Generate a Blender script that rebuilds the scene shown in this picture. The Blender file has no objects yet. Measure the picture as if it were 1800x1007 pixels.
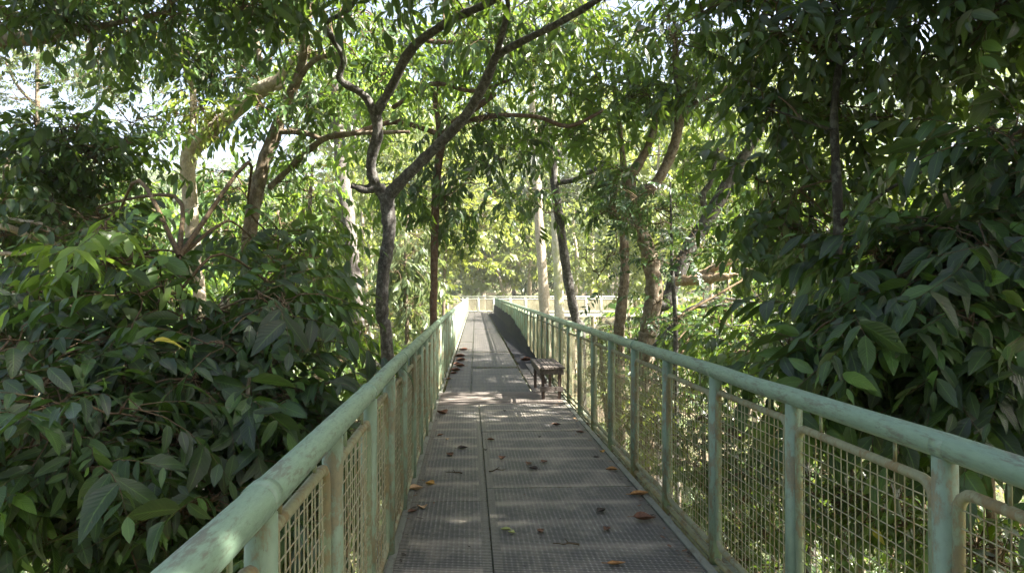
import bpy, math, random
import numpy as np
from mathutils import Vector, Euler

rng = np.random.default_rng(7)
R = math.radians
C = bpy.context.scene.collection
SC = bpy.context.scene

# ------------------------------------------------------------------ camera, sky, sun, exposure
EYE = 1.5
F = 1300.0                                    # focal length in photograph pixels (1800 wide)
cam_d = bpy.data.cameras.new('camera')
cam = bpy.data.objects.new('camera', cam_d)
C.objects.link(cam)
cam.location = (0, 0, EYE)
cam.rotation_euler = Euler((R(90 + 0.375), 0, R(-3.302)), 'XYZ')
cam_d.sensor_width = 36
cam_d.lens = 36 * F / 1800
cam_d.clip_start = 0.05
cam_d.clip_end = 2000
SC.camera = cam

SUN_AZ, SUN_EL = 106.0, 48.0                   # degrees to the side of the walkway direction, height
world = bpy.data.worlds.new('World')
SC.world = world
world.use_nodes = True
wn = world.node_tree.nodes
sky = wn.new('ShaderNodeTexSky')
sky.sky_type = 'NISHITA'
sky.sun_disc = False
sky.sun_elevation = R(SUN_EL)
sky.sun_rotation = R(SUN_AZ)
sky.air_density = 0.8
sky.dust_density = 5.0
sky.ozone_density = 0.4
wn['Background'].inputs['Strength'].default_value = 0.056
world.node_tree.links.new(sky.outputs[0], wn['Background'].inputs[0])

sun_d = bpy.data.lights.new('sun', 'SUN')
sun_d.energy = 5.0
sun_d.angle = R(0.5)
sun_d.color = (1.0, 0.94, 0.84)
sun = bpy.data.objects.new('sun', sun_d)
C.objects.link(sun)
sd = Vector((math.sin(R(SUN_AZ)) * math.cos(R(SUN_EL)), math.cos(R(SUN_AZ)) * math.cos(R(SUN_EL)), math.sin(R(SUN_EL))))
sun.rotation_euler = sd.to_track_quat('Z', 'Y').to_euler()

SC.view_settings.view_transform = 'Standard'
SC.view_settings.look = 'None'
SC.view_settings.gamma = 1
SC.view_settings.exposure = 3.1
SC.render.engine = 'CYCLES'
cy = SC.cycles
cy.max_bounces = 7
cy.diffuse_bounces = 4
cy.glossy_bounces = 2
cy.transmission_bounces = 5
cy.transparent_max_bounces = 4
cy.caustics_reflective = False
cy.caustics_refractive = False
cy.sample_clamp_indirect = 6

# ------------------------------------------------------------------ pixel -> world
_m = cam.rotation_euler.to_matrix()
CR, CU, CF = [np.array(_m @ Vector(v)) for v in ((1, 0, 0), (0, 1, 0), (0, 0, -1))]
CAM = np.array((0, 0, EYE))


def P(px, py, d):
    return CAM + d * (CF + (px - 900) / F * CR + (503.5 - py) / F * CU)


def xo(y):                                    # the far stretch of the walkway bends very slightly
    return max(0.0, y - 10.4) * 0.0085


# ------------------------------------------------------------------ mesh building
class MB:
    def __init__(s):
        s.v, s.q, s.m, s.a, s.uv, s.sm, s.n = [], [], [], [], [], [], 0

    def add(s, v, q, mat=0, a=0.5, uv=None, smooth=True):
        v = np.asarray(v, dtype=np.float32).reshape(-1, 3)
        q = np.asarray(q, dtype=np.int32).reshape(-1, 4)
        s.v.append(v)
        s.q.append(q + s.n)
        s.n += len(v)
        k = len(q)
        s.m.append(np.full(k, mat, np.int32) if np.isscalar(mat) else np.asarray(mat, np.int32))
        s.a.append(np.full(k, a, np.float32) if np.isscalar(a) else np.asarray(a, np.float32))
        s.uv.append(np.full((k, 4, 2), 0.5, np.float32) if uv is None else np.asarray(uv, np.float32))
        s.sm.append(np.full(k, smooth, bool))

    def box(s, c, size, mat=0, rot=None, a=0.5):
        x, y, z = [h / 2 for h in size]
        v = np.array([(-x, -y, -z), (x, -y, -z), (x, y, -z), (-x, y, -z), (-x, -y, z), (x, -y, z), (x, y, z), (-x, y, z)], float)
        if rot is not None:
            v = v @ np.array(Euler(rot).to_matrix()).T
        s.add(v + np.array(c), [(0, 3, 2, 1), (4, 5, 6, 7), (0, 1, 5, 4), (1, 2, 6, 5), (2, 3, 7, 6), (3, 0, 4, 7)], mat, a, None, False)

    def tube(s, pts, rad, n=8, mat=0, wob=0.0, a=0.5, caps=True, closed=False):
        pts = np.asarray(pts, float)
        k = len(pts)
        rad = np.full(k, rad, float) if np.isscalar(rad) else np.asarray(rad, float)
        if caps and not closed:
            t0 = pts[1] - pts[0]
            t1 = pts[-1] - pts[-2]
            pts = np.vstack([pts[0] - t0 * 1e-4, pts, pts[-1] + t1 * 1e-4])
            rad = np.concatenate([[rad[0] * 0.02], rad, [rad[-1] * 0.02]])
            k += 2
        tan = np.roll(pts, -1, 0) - np.roll(pts, 1, 0)
        if not closed:
            tan[0] = pts[1] - pts[0]
            tan[-1] = pts[-1] - pts[-2]
        tan /= np.linalg.norm(tan, axis=1)[:, None] + 1e-12
        ref = np.array((0, 0, 1.0)) if abs(tan[0][2]) < 0.9 else np.array((1.0, 0, 0))
        rings = []
        u = np.cross(tan[0], ref)
        ang = np.arange(n) / n * 2 * math.pi
        for i in range(k):
            u = u - tan[i] * u.dot(tan[i])
            u /= np.linalg.norm(u) + 1e-12
            w = np.cross(tan[i], u)
            rr = rad[i] * (1 + (wob * rng.standard_normal(n) if wob else 0))
            rings.append(pts[i] + (np.cos(ang) * rr)[:, None] * u + (np.sin(ang) * rr)[:, None] * w)
        v = np.vstack(rings)
        i = np.arange(k if closed else k - 1)[:, None]
        j = np.arange(n)[None, :]
        i2 = (i + 1) % k
        j2 = (j + 1) % n
        q = np.stack([i * n + j, i * n + j2, i2 * n + j2, i2 * n + j], -1).reshape(-1, 4)
        s.add(v, q, mat, a)

    def build(s, name, mats, parent=None, origin=(0, 0, 0)):
        if not isinstance(mats, (list, tuple)):
            mats = [mats]
        v = np.vstack(s.v) - np.asarray(origin, np.float32)
        q = np.vstack(s.q)
        me = bpy.data.meshes.new(name)
        me.vertices.add(len(v))
        me.vertices.foreach_set('co', v.ravel())
        me.loops.add(len(q) * 4)
        me.loops.foreach_set('vertex_index', q.ravel())
        me.polygons.add(len(q))
        me.polygons.foreach_set('loop_start', np.arange(len(q), dtype=np.int32) * 4)
        me.polygons.foreach_set('material_index', np.concatenate(s.m))
        me.polygons.foreach_set('use_smooth', np.concatenate(s.sm))
        uvl = me.uv_layers.new(name='UVMap')
        uvl.data.foreach_set('uv', np.vstack(s.uv).ravel())
        at = me.attributes.new('tone', 'FLOAT', 'FACE')
        at.data.foreach_set('value', np.concatenate(s.a))
        me.update(calc_edges=True)
        for m in mats:
            me.materials.append(m)
        o = bpy.data.objects.new(name, me)
        C.objects.link(o)
        if parent is not None:
            o.parent = parent
        else:
            o.location = origin
        return o


def thing(name, label, cat, loc=(0, 0, 0), group=None):
    o = bpy.data.objects.new(name, None)
    C.objects.link(o)
    o.location = loc
    o.empty_display_size = 0.2
    return tag(o, label, cat, group)


def tag(o, label=None, cat=None, group=None, kind=None):
    if label:
        o['label'] = label
    if cat:
        o['category'] = cat
    if group:
        o['group'] = group
    if kind:
        o['kind'] = kind
    return o


def dup(o, parent, loc):
    c = o.copy()
    C.objects.link(c)
    c.parent = parent
    c.location = loc
    for ch in list(o.children):
        d = ch.copy()
        C.objects.link(d)
        d.parent = c
    return c


# ------------------------------------------------------------------ materials
class NT:
    def __init__(s, name):
        s.m = bpy.data.materials.new(name)
        s.m.use_nodes = True
        s.t = s.m.node_tree
        s.b = s.t.nodes['Principled BSDF']
        s.out = s.t.nodes['Material Output']

    def n(s, typ, **kw):
        o = s.t.nodes.new('ShaderNode' + typ)
        for k, v in kw.items():
            setattr(o, k, v)
        return o

    def l(s, a, b):
        s.t.links.new(a, b)

    def put(s, sock, val):
        if hasattr(val, 'links'):
            s.l(val, sock)
        else:
            sock.default_value = val

    def math(s, op, a, b=0.0, c=0.0):
        o = s.n('Math', operation=op)
        s.put(o.inputs[0], a)
        s.put(o.inputs[1], b)
        s.put(o.inputs[2], c)
        return o.outputs[0]

    def noise(s, vec, scale, detail=4, rough=0.55):
        o = s.n('TexNoise')
        s.l(vec, o.inputs['Vector'])
        o.inputs['Scale'].default_value = scale
        o.inputs['Detail'].default_value = detail
        o.inputs['Roughness'].default_value = rough
        return o.outputs[0]

    def ramp(s, fac, stops, interp='LINEAR'):
        o = s.n('ValToRGB')
        s.l(fac, o.inputs[0])
        e = o.color_ramp
        e.interpolation = interp
        while len(e.elements) < len(stops):
            e.elements.new(0.5)
        for el, (p, c) in zip(e.elements, stops):
            el.position = p
            el.color = (c, c, c, 1) if np.isscalar(c) else (*c, 1)
        return o.outputs[0]

    def mix(s, fac, a, b, mode='MIX'):
        o = s.n('MixRGB', blend_type=mode)
        s.put(o.inputs[0], fac)
        for i, x in ((1, a), (2, b)):
            s.put(o.inputs[i], x if hasattr(x, 'links') else (*x, 1))
        return o.outputs[0]

    def mapped(s, vec, scale):
        o = s.n('Mapping')
        s.l(vec, o.inputs[0])
        o.inputs['Scale'].default_value = scale
        return o.outputs[0]

    def bump(s, h, strength, dist):
        o = s.n('Bump')
        s.l(h, o.inputs['Height'])
        o.inputs['Strength'].default_value = strength
        o.inputs['Distance'].default_value = dist
        s.l(o.outputs[0], s.b.inputs['Normal'])
        return o.outputs[0]

    def pos(s):
        return s.n('NewGeometry').outputs['Position']

    def obj(s):
        return s.n('TexCoord').outputs['Object']


def leaf_mat(name, dark, mid, light, trans, tmix=0.3, rough=0.42, veins=0.0, accent=None, spec=0.5):
    k = NT(name)
    at = k.n('Attribute', attribute_name='tone')
    stops = [(0.0, dark), (0.5, mid), (0.93, light)]
    if accent:
        stops += [(0.985, light), (1.0, accent)]
    col = k.ramp(at.outputs['Fac'], stops)
    nz = k.noise(k.pos(), 9.0, 3)
    col = k.mix(0.6, col, k.ramp(nz, [(0.3, 0.62), (0.7, 1.25)]), 'MULTIPLY')
    uv = k.n('UVMap', uv_map='UVMap')
    sp = k.n('SeparateXYZ')
    k.l(uv.outputs[0], sp.inputs[0])
    au = k.math('ABSOLUTE', k.math('SUBTRACT', sp.outputs[0], 0.5))
    rib = k.math('LESS_THAN', au, 0.035)
    if veins:
        spot = k.ramp(k.noise(k.pos(), 38.0, 3), [(0.69, 0.0), (0.72, 1.0)])
        tip = k.math('MULTIPLY', k.math('GREATER_THAN', sp.outputs[1], 0.86), k.ramp(nz, [(0.56, 0.0), (0.6, 1.0)]))
        col = k.mix(k.math('MULTIPLY', k.math('MAXIMUM', spot, tip), 0.7), col, (0.075, 0.05, 0.018))
    back = k.n('NewGeometry').outputs['Backfacing']
    if veins:
        rib = k.math('MULTIPLY', rib, 0.45)
        col = k.mix(rib, col, tuple(min(1, c * 1.25 + 0.01) for c in light))
        ph = k.math('SUBTRACT', k.math('MULTIPLY', sp.outputs[1], 11.0), k.math('MULTIPLY', au, 5.0))
        h = k.math('SINE', k.math('MULTIPLY', ph, 6.283))
        k.bump(h, veins, 0.004)
        col = k.mix(k.math('MULTIPLY', k.math('GREATER_THAN', h, 0.86), 0.14), col, tuple(c * 0.9 for c in light))
    under = k.mix(0.3, col, (0.065, 0.105, 0.035))
    col = k.mix(k.math('MULTIPLY', back, 0.75), col, under)
    k.l(col, k.b.inputs['Base Color'])
    k.l(k.ramp(nz, [(0.3, rough - 0.08), (0.7, rough + 0.12)]), k.b.inputs['Roughness'])
    k.b.inputs['Specular IOR Level'].default_value = spec
    tr = k.n('BsdfTranslucent')
    k.l(k.mix(0.35, trans, col), tr.inputs[0])
    mx = k.n('MixShader')
    mx.inputs[0].default_value = tmix
    k.l(k.b.outputs[0], mx.inputs[1])
    k.l(tr.outputs[0], mx.inputs[2])
    k.l(mx.outputs[0], k.out.inputs[0])
    return k.m


def bark_mat(name, dark, light, lichen, amt=0.5, scale=1.0, stretch=0.35, moss=None):
    k = NT(name)
    p = k.mapped(k.pos(), (1, 1, stretch))
    n1 = k.noise(p, 14 * scale, 6, 0.65)
    n2 = k.noise(k.pos(), 10 * scale, 6, 0.68)
    n3 = k.noise(p, 60 * scale, 3)
    col = k.ramp(n1, [(0.3, dark), (0.68, light)])
    mask = k.ramp(n2, [(0.52 - 0.10 * amt, 0.0), (0.64 - 0.10 * amt, 1.0)])
    col = k.mix(k.math('MULTIPLY', mask, 0.3 + 0.4 * amt), col, lichen)
    if moss:
        col = k.mix(k.math('MULTIPLY', k.ramp(k.noise(k.pos(), 2.3, 4), [(0.5, 0.0), (0.62, 1.0)]), 0.6), col, moss)
    col = k.mix(0.5, col, k.ramp(n3, [(0.3, 0.45), (0.65, 1.3)]), 'MULTIPLY')
    k.l(col, k.b.inputs['Base Color'])
    k.b.inputs['Roughness'].default_value = 0.9
    k.b.inputs['Specular IOR Level'].default_value = 0.2
    k.bump(k.math('ADD', n1, k.math('MULTIPLY', n3, 0.35)), 0.9, 0.03 / scale)
    return k.m


def paint_mat(name, base, rust, amt, rough=0.38, streak=(1, 1, 0.5)):
    k = NT(name)
    p = k.mapped(k.pos(), streak)
    n1 = k.noise(p, 7.0, 7, 0.68)
    n2 = k.noise(p, 34.0, 5, 0.7)
    n3 = k.noise(k.mapped(k.pos(), (3, 0.5, 1)), 30.0, 3, 0.7)
    m = k.math('ADD', k.math('MULTIPLY', n1, 0.62), k.math('MULTIPLY', n2, 0.38))
    lo = 0.60 - 0.16 * amt
    mask = k.ramp(m, [(lo, 0.0), (lo + 0.07, 1.0)])
    body = k.mix(k.ramp(n2, [(0.35, 0.0), (0.75, 0.5)]), base, tuple(c * 0.62 for c in base))
    body = k.mix(k.ramp(n1, [(0.52, 0.0), (0.72, 0.55)]), body, tuple(min(1, c * 1.06 + 0.012) for c in base))
    rcol = k.ramp(n2, [(0.35, tuple(c * 0.45 for c in rust)), (0.62, rust)])
    col = k.mix(k.math('MULTIPLY', mask, 0.8), body, rcol)
    scuff = k.ramp(n3, [(0.69, 0.0), (0.73, 1.0)])
    col = k.mix(k.math('MULTIPLY', scuff, 0.65), col, (0.07, 0.075, 0.06))
    k.l(col, k.b.inputs['Base Color'])
    k.l(k.ramp(m, [(0.4, rough), (0.65, rough + 0.3)]), k.b.inputs['Roughness'])
    k.bump(m, 0.35, 0.006)
    return k.m


def wood_mat(name, a, b, axis='y'):
    k = NT(name)
    st = {'y': (22, 1.2, 22), 'x': (1.2, 22, 22), 'z': (22, 22, 1.2)}[axis]
    n1 = k.noise(k.mapped(k.pos(), st), 2.2, 6, 0.7)
    n2 = k.noise(k.pos(), 6, 4)
    col = k.mix(0.55, k.ramp(n1, [(0.3, a), (0.7, b)]), k.ramp(n2, [(0.3, 0.5), (0.75, 1.2)]), 'MULTIPLY')
    k.l(col, k.b.inputs['Base Color'])
    k.b.inputs['Roughness'].default_value = 0.8
    k.bump(n1, 0.6, 0.01)
    return k.m


def grating_mat(name, far=False):
    k = NT(name)
    sp = k.n('SeparateXYZ')
    k.l(k.obj(), sp.inputs[0])
    wp = k.pos()
    x, y = sp.outputs[0], sp.outputs[1]
    px, py = (0.031, 0.024) if not far else (0.06, 0.05)
    wx = k.math('SINE', k.math('MULTIPLY', x, 6.2832 / px))
    wy = k.math('SINE', k.math('MULTIPLY', y, 6.2832 / py))
    hx = k.math('MULTIPLY_ADD', wx, 0.5, 0.5)
    hy = k.math('MULTIPLY_ADD', wy, 0.5, 0.5)
    big = k.noise(k.mapped(wp, (1.2, 1, 1)), 1.6, 5, 0.6)
    fine = k.noise(wp, 45, 4, 0.7)
    band = k.math('MULTIPLY_ADD', k.math('SINE', k.math('MULTIPLY_ADD', y, 6.2832 / 0.46, k.math('MULTIPLY', big, 2.4))), 0.5, 0.5)
    band = k.math('MULTIPLY', k.math('POWER', band, 6.0), k.ramp(big, [(0.35, 0.25), (0.65, 1.0)]))
    ux = k.n('UVMap', uv_map='UVMap')
    su = k.n('SeparateXYZ')
    k.l(ux.outputs[0], su.inputs[0])
    edge = k.math('LESS_THAN', su.outputs[0], 0.055)                     # comb of bar ends along both sides of a panel
    bar = k.math('SMOOTH_MIN', 1.0, k.math('MULTIPLY', k.math('POWER', hy, 0.7), 1.15), 0.1)
    mud = k.noise(k.mapped(wp, (1, 0.7, 1)), 3.1, 6, 0.72)
    dirt = k.math('MINIMUM', 1.0, k.math('ADD', k.math('MULTIPLY', band, 1.0), k.math('MULTIPLY', k.ramp(mud, [(0.48, 0.0), (0.66, 1.0)]), 0.6)))
    top = k.mix(dirt, k.ramp(fine, [(0.3, (0.054, 0.050, 0.045)), (0.7, (0.132, 0.123, 0.112))]),
                k.ramp(fine, [(0.3, (0.18, 0.155, 0.12)), (0.7, (0.40, 0.35, 0.28))]))
    gap = k.mix(dirt, (0.012, 0.012, 0.013), (0.15, 0.135, 0.11))
    col = k.mix(bar, gap, top)
    worn = k.math('MULTIPLY', k.math('POWER', k.math('MULTIPLY', hx, hy), 3.0), k.math('MULTIPLY', k.ramp(big, [(0.3, 1.0), (0.7, 0.3)]), k.ramp(k.noise(wp, 17, 3), [(0.35, 0.25), (0.65, 1.0)])))
    col = k.mix(worn, col, (0.60, 0.58, 0.53))
    comb = k.mix(k.math('GREATER_THAN', hy, 0.45), (0.03, 0.028, 0.024), (0.20, 0.185, 0.155))
    col = k.mix(edge, col, comb)
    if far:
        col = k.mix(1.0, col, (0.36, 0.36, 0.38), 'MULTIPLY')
    k.l(col, k.b.inputs['Base Color'])
    k.l(k.ramp(fine, [(0.3, 0.42), (0.7, 0.75)]), k.b.inputs['Roughness'])
    k.bump(k.math('MULTIPLY', hy, k.math('MULTIPLY_ADD', hx, 0.5, 0.5)), 0.9, 0.006)
    return k.m


def ground_mat():
    k = NT('forest_soil')
    n1 = k.noise(k.pos(), 0.5, 6, 0.65)
    n2 = k.noise(k.pos(), 6, 5, 0.7)
    col = k.mix(k.ramp(n2, [(0.42, 0.0), (0.6, 1.0)]), (0.05, 0.04, 0.025), (0.16, 0.12, 0.07))
    col = k.mix(k.ramp(n1, [(0.42, 0.0), (0.6, 1.0)]), col, (0.06, 0.085, 0.025))
    k.l(col, k.b.inputs['Base Color'])
    k.b.inputs['Roughness'].default_value = 0.95
    k.bump(n2, 1.0, 0.1)
    return k.m


M = {}
M['big'] = leaf_mat('leaf_broad_glossy', (0.008, 0.020, 0.007), (0.020, 0.050, 0.013), (0.09, 0.18, 0.028), (0.18, 0.34, 0.03), 0.24, 0.40, 0.2, (0.42, 0.36, 0.04))
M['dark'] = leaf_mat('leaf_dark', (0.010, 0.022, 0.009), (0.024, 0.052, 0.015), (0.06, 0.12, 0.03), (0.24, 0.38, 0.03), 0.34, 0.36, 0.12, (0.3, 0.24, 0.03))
M['mid'] = leaf_mat('leaf_mid', (0.024, 0.054, 0.014), (0.055, 0.11, 0.024), (0.12, 0.20, 0.035), (0.38, 0.56, 0.05), 0.46, 0.36, 0.0, (0.3, 0.28, 0.05))
M['small'] = leaf_mat('leaf_small_dark', (0.014, 0.034, 0.014), (0.03, 0.066, 0.024), (0.07, 0.13, 0.035), (0.12, 0.22, 0.03), 0.25, 0.4)
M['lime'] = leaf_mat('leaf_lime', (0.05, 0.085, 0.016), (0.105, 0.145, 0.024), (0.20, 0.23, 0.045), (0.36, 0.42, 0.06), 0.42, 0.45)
M['grey'] = leaf_mat('leaf_grey_green', (0.045, 0.07, 0.032), (0.085, 0.12, 0.052), (0.15, 0.18, 0.085), (0.26, 0.34, 0.09), 0.38, 0.4)
M['twig'] = bark_mat('twig', (0.05, 0.035, 0.02), (0.13, 0.09, 0.05), (0.16, 0.14, 0.10), 0.3, 2.0)
M['bark_grey'] = bark_mat('bark_grey_lichen', (0.028, 0.025, 0.022), (0.10, 0.092, 0.083), (0.24, 0.24, 0.225), 0.35, 1.9)
M['bark_dark'] = bark_mat('bark_dark_blotched', (0.015, 0.013, 0.011), (0.06, 0.055, 0.045), (0.22, 0.23, 0.19), 0.3, 1.3)
M['bark_brown'] = bark_mat('bark_brown', (0.06, 0.045, 0.030), (0.20, 0.155, 0.105), (0.30, 0.28, 0.22), 0.4, 1.3)
M['bark_red'] = bark_mat('bark_reddish', (0.05, 0.030, 0.022), (0.16, 0.095, 0.065), (0.20, 0.18, 0.15), 0.3, 1.6)
M['bark_pale'] = bark_mat('bark_pale', (0.22, 0.18, 0.13), (0.40, 0.34, 0.25), (0.50, 0.47, 0.40), 0.4, 1.2)
M['bark_pole'] = bark_mat('bark_smooth_grey', (0.075, 0.065, 0.06), (0.16, 0.145, 0.13), (0.24, 0.22, 0.21), 0.4, 1.5, 0.8)
M['bark_moss'] = bark_mat('bark_mossy_pale', (0.30, 0.27, 0.20), (0.46, 0.42, 0.32), (0.52, 0.50, 0.42), 0.4, 1.2, 0.4, (0.24, 0.27, 0.06))
M['bark_dead'] = bark_mat('dead_wood', (0.16, 0.10, 0.05), (0.45, 0.33, 0.21), (0.50, 0.44, 0.36), 0.4, 2.0)
M['rail'] = paint_mat('green_rail_paint', (0.195, 0.29, 0.205), (0.14, 0.135, 0.10), 0.5, 0.32, (3.2, 0.6, 3.2))
M['post'] = paint_mat('green_post_paint', (0.195, 0.275, 0.185), (0.20, 0.16, 0.08), 0.66, 0.5)
M['post_stained'] = paint_mat('green_frame_paint', (0.20, 0.255, 0.155), (0.20, 0.15, 0.07), 0.75, 0.55)
M['panel'] = paint_mat('stained_panel_paint', (0.25, 0.255, 0.15), (0.23, 0.16, 0.07), 0.7, 0.6)
M['wire'] = paint_mat('wire', (0.30, 0.29, 0.18), (0.25, 0.18, 0.08), 0.6, 0.55)
M['strip'] = paint_mat('deck_edge_paint', (0.19, 0.20, 0.165), (0.12, 0.10, 0.07), 0.55, 0.55, (1, 0.3, 1))
M['steel'] = paint_mat('beam_paint', (0.18, 0.21, 0.16), (0.13, 0.085, 0.045), 0.7, 0.6)
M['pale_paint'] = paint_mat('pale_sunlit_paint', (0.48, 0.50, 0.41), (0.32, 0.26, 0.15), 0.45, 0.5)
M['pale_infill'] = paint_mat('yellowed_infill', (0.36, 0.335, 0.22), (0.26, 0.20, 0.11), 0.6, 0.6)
M['grating'] = grating_mat('ribbed_grating')
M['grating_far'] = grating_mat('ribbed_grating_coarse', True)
M['shade_paint'] = bark_mat('painted_shade', (0.006, 0.006, 0.008), (0.022, 0.022, 0.028), (0.04, 0.04, 0.045), 0.2, 4.0)  # near-black colour standing in for shade
M['plank'] = wood_mat('grey_planks', (0.06, 0.05, 0.042), (0.22, 0.19, 0.165), 'x')
M['board'] = wood_mat('grey_boards', (0.07, 0.06, 0.05), (0.23, 0.20, 0.175), 'y')
M['bench'] = wood_mat('dark_bench_wood', (0.05, 0.04, 0.034), (0.17, 0.14, 0.12), 'y')
M['bench_leg'] = wood_mat('dark_bench_leg', (0.028, 0.020, 0.016), (0.11, 0.072, 0.055), 'z')
M['soil'] = ground_mat()


# ------------------------------------------------------------------ ground
def gz(x, y):
    x = np.asarray(x, float)
    y = np.asarray(y, float)
    z = -7.2 + 0.5 * np.sin(x * 0.31 + 1.2) * np.cos(y * 0.22) + 0.35 * np.sin(x * 0.9 + y * 0.7)
    z = z + np.clip(y - 48, 0, None) * 0.22 + np.clip(np.abs(x) - 18, 0, None) * 0.16
    z = z - 1.6 * np.clip((x - 2) / 14, 0, 1) * np.clip((40 - y) / 30, 0, 1)
    return np.minimum(z, 26 + 0.02 * y)


def build_ground():
    b = MB()
    xs = np.concatenate([np.linspace(-420, -62, 14), np.linspace(-60, 60, 100), np.linspace(62, 420, 14)])
    ys = np.concatenate([np.linspace(-160, -22, 8), np.linspace(-20, 90, 92), np.linspace(93, 600, 18)])
    X, Y = np.meshgrid(xs, ys)
    Z = gz(X, Y)
    w = len(xs)
    i, j = np.meshgrid(np.arange(len(ys) - 1), np.arange(w - 1), indexing='ij')
    q = np.stack([i * w + j, i * w + j + 1, (i + 1) * w + j + 1, (i + 1) * w + j], -1)
    b.add(np.stack([X, Y, Z], -1), q)
    tag(b.build('ground', M['soil']), kind='structure')


build_ground()

# ------------------------------------------------------------------ foliage
PROF = {5: ([0, 0.10, 0.32, 0.60, 0.85, 1.0], [0.10, 0.52, 1.0, 0.95, 0.45, 0.03]),
        3: ([0, 0.28, 0.68, 1.0], [0.12, 0.92, 0.88, 0.04]),
        2: ([0, 0.45, 1.0], [0.15, 1.0, 0.06]),
        1: ([0, 0.5, 1.0], [0.25, 1.0, 0.15])}


def leaf_geo(L, W, seg, fold, bend, g):
    t, w = [np.array(a) for a in PROF[seg]]
    n = len(t)
    side = W / 2 * w
    z = -bend * L * t ** 2
    y = L * t * (1 - 0.15 * bend)
    if seg == 1:                                                        # two quads across the whole width
        v = np.stack([np.stack([-side, y, z], -1), np.stack([side, y, z], -1)], 1).reshape(-1, 3)
        i = np.arange(n - 1)
        q = np.stack([i * 2, i * 2 + 1, i * 2 + 3, i * 2 + 2], -1)
        uv = np.stack([np.stack([np.full(n - 1, a), tt], -1) for a, tt in ((0, t[:-1]), (1, t[:-1]), (1, t[1:]), (0, t[1:]))], 1)
        return v, q, uv
    up = fold * side + (0.05 * W * g.standard_normal(n) if seg > 2 else 0)
    up2 = fold * side + (0.05 * W * g.standard_normal(n) if seg > 2 else 0)
    v = np.stack([np.stack([-side, y, z + up], -1), np.stack([0 * side, y, z], -1), np.stack([side, y, z + up2], -1)], 1).reshape(-1, 3)
    i = np.arange(n - 1)[:, None]
    j = np.arange(2)[None, :]
    q = np.stack([i * 3 + j, i * 3 + j + 1, (i + 1) * 3 + j + 1, (i + 1) * 3 + j], -1).reshape(-1, 4)
    uv = []
    for a in range(n - 1):
        for c in range(2):
            uv.append([(c * .5, t[a]), (c * .5 + .5, t[a]), (c * .5 + .5, t[a + 1]), (c * .5, t[a + 1])])
    return v, q, np.array(uv)


def frame(d, up):
    d = d / np.linalg.norm(d)
    x = np.cross(d, up)
    x /= np.linalg.norm(x) + 1e-9
    return np.stack([x, d, np.cross(x, d)], 1)


def spray_templates(seed, K, nleaf, L, W, seg, stem, droop, ang, hang, fold=0.35, bend=0.25, stem_r=0.004, whorl=0.0):
    g = np.random.default_rng(seed)
    out = []
    for _ in range(K):
        b = MB()
        lid = []
        n = max(3, int(nleaf * g.uniform(0.75, 1.25)))
        dr = droop * g.uniform(0.5, 1.5)
        sx = 0.25 * g.standard_normal()
        cur = lambda t: np.array((sx * stem * t * t, stem * t, -dr * stem * t * t))
        if stem_r:
            ts = np.linspace(0, 1, 5)
            b.tube([cur(t) for t in ts], stem_r * (1.2 - ts), 3, 1, caps=False)
            lid += [-1] * len(b.q[-1])
        for i in range(n):
            last = i == n - 1
            t = 1.0 if last else 0.15 + 0.85 * (i + 0.5) / n
            t = 1 - (1 - t) * (1 - whorl)
            p = cur(t)
            tan = cur(t + 0.05) - cur(t - 0.05)
            tan /= np.linalg.norm(tan)
            s = 1 if i % 2 else -1
            a = R(0 if last else ang) * g.uniform(0.75, 1.2)
            d = tan * math.cos(a) + np.array((s * math.sin(a), 0, 0)) + np.array((0, 0, -hang * g.uniform(0.5, 1.5))) + 0.14 * g.standard_normal(3)
            up = np.array((0, 0, 1.0)) + 0.3 * g.standard_normal(3) + 0.3 * tan
            fr = frame(d, up)
            k = g.uniform(0.5, 1.18) * (0.8 if last else 1) * (1 - 0.25 * abs(t - 0.6))
            v, q, uv = leaf_geo(L * k, W * k * g.uniform(0.8, 1.25), seg, fold * g.uniform(0.3, 1.5), bend * g.uniform(0.1, 2.0), g)
            b.add(v @ fr.T + p, q, 0, 0.5, uv)
            lid += [i] * len(q)
        out.append((np.vstack(b.v), np.vstack(b.q), np.concatenate(b.m), np.vstack(b.uv), np.array(lid), n))
    return out


SPEC = {
    'big': spray_templates(1, 16, 9, 0.21, 0.074, 5, 0.50, 0.35, 58, 0.45, 0.30, 0.28, 0.004),
    'near': spray_templates(2, 14, 10, 0.175, 0.064, 5, 0.55, 0.40, 60, 0.55, 0.30, 0.25, 0.004),
    'lance': spray_templates(3, 12, 10, 0.215, 0.066, 3, 0.55, 0.45, 55, 0.55, 0.35, 0.25, 0.005),
    'hang': spray_templates(4, 8, 10, 0.22, 0.060, 3, 0.42, 0.6, 50, 1.1, 0.35, 0.25, 0.005, 0.35),
    'small': spray_templates(5, 8, 13, 0.10, 0.040, 2, 0.42, 0.25, 60, 0.25, 0.3, 0.2, 0.003),
    'tiny': spray_templates(6, 6, 14, 0.11, 0.055, 1, 0.55, 0.25, 60, 0.3, 0, 0.2, 0.004),
    'far': spray_templates(7, 6, 11, 0.26, 0.12, 1, 0.8, 0.4, 55, 0.5, 0, 0.25, 0.0),
    'farlance': spray_templates(8, 6, 12, 0.30, 0.08, 1, 0.8, 0.5, 50, 0.9, 0, 0.25, 0.0),
    'maca': spray_templates(9, 6, 8, 0.36, 0.21, 2, 0.6, 0.3, 60, 0.35, 0.2, 0.25, 0.008, 0.5),
    'shrub': spray_templates(10, 7, 10, 0.17, 0.065, 2, 0.5, 0.35, 58, 0.4, 0.3, 0.25, 0.004),
}


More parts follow.
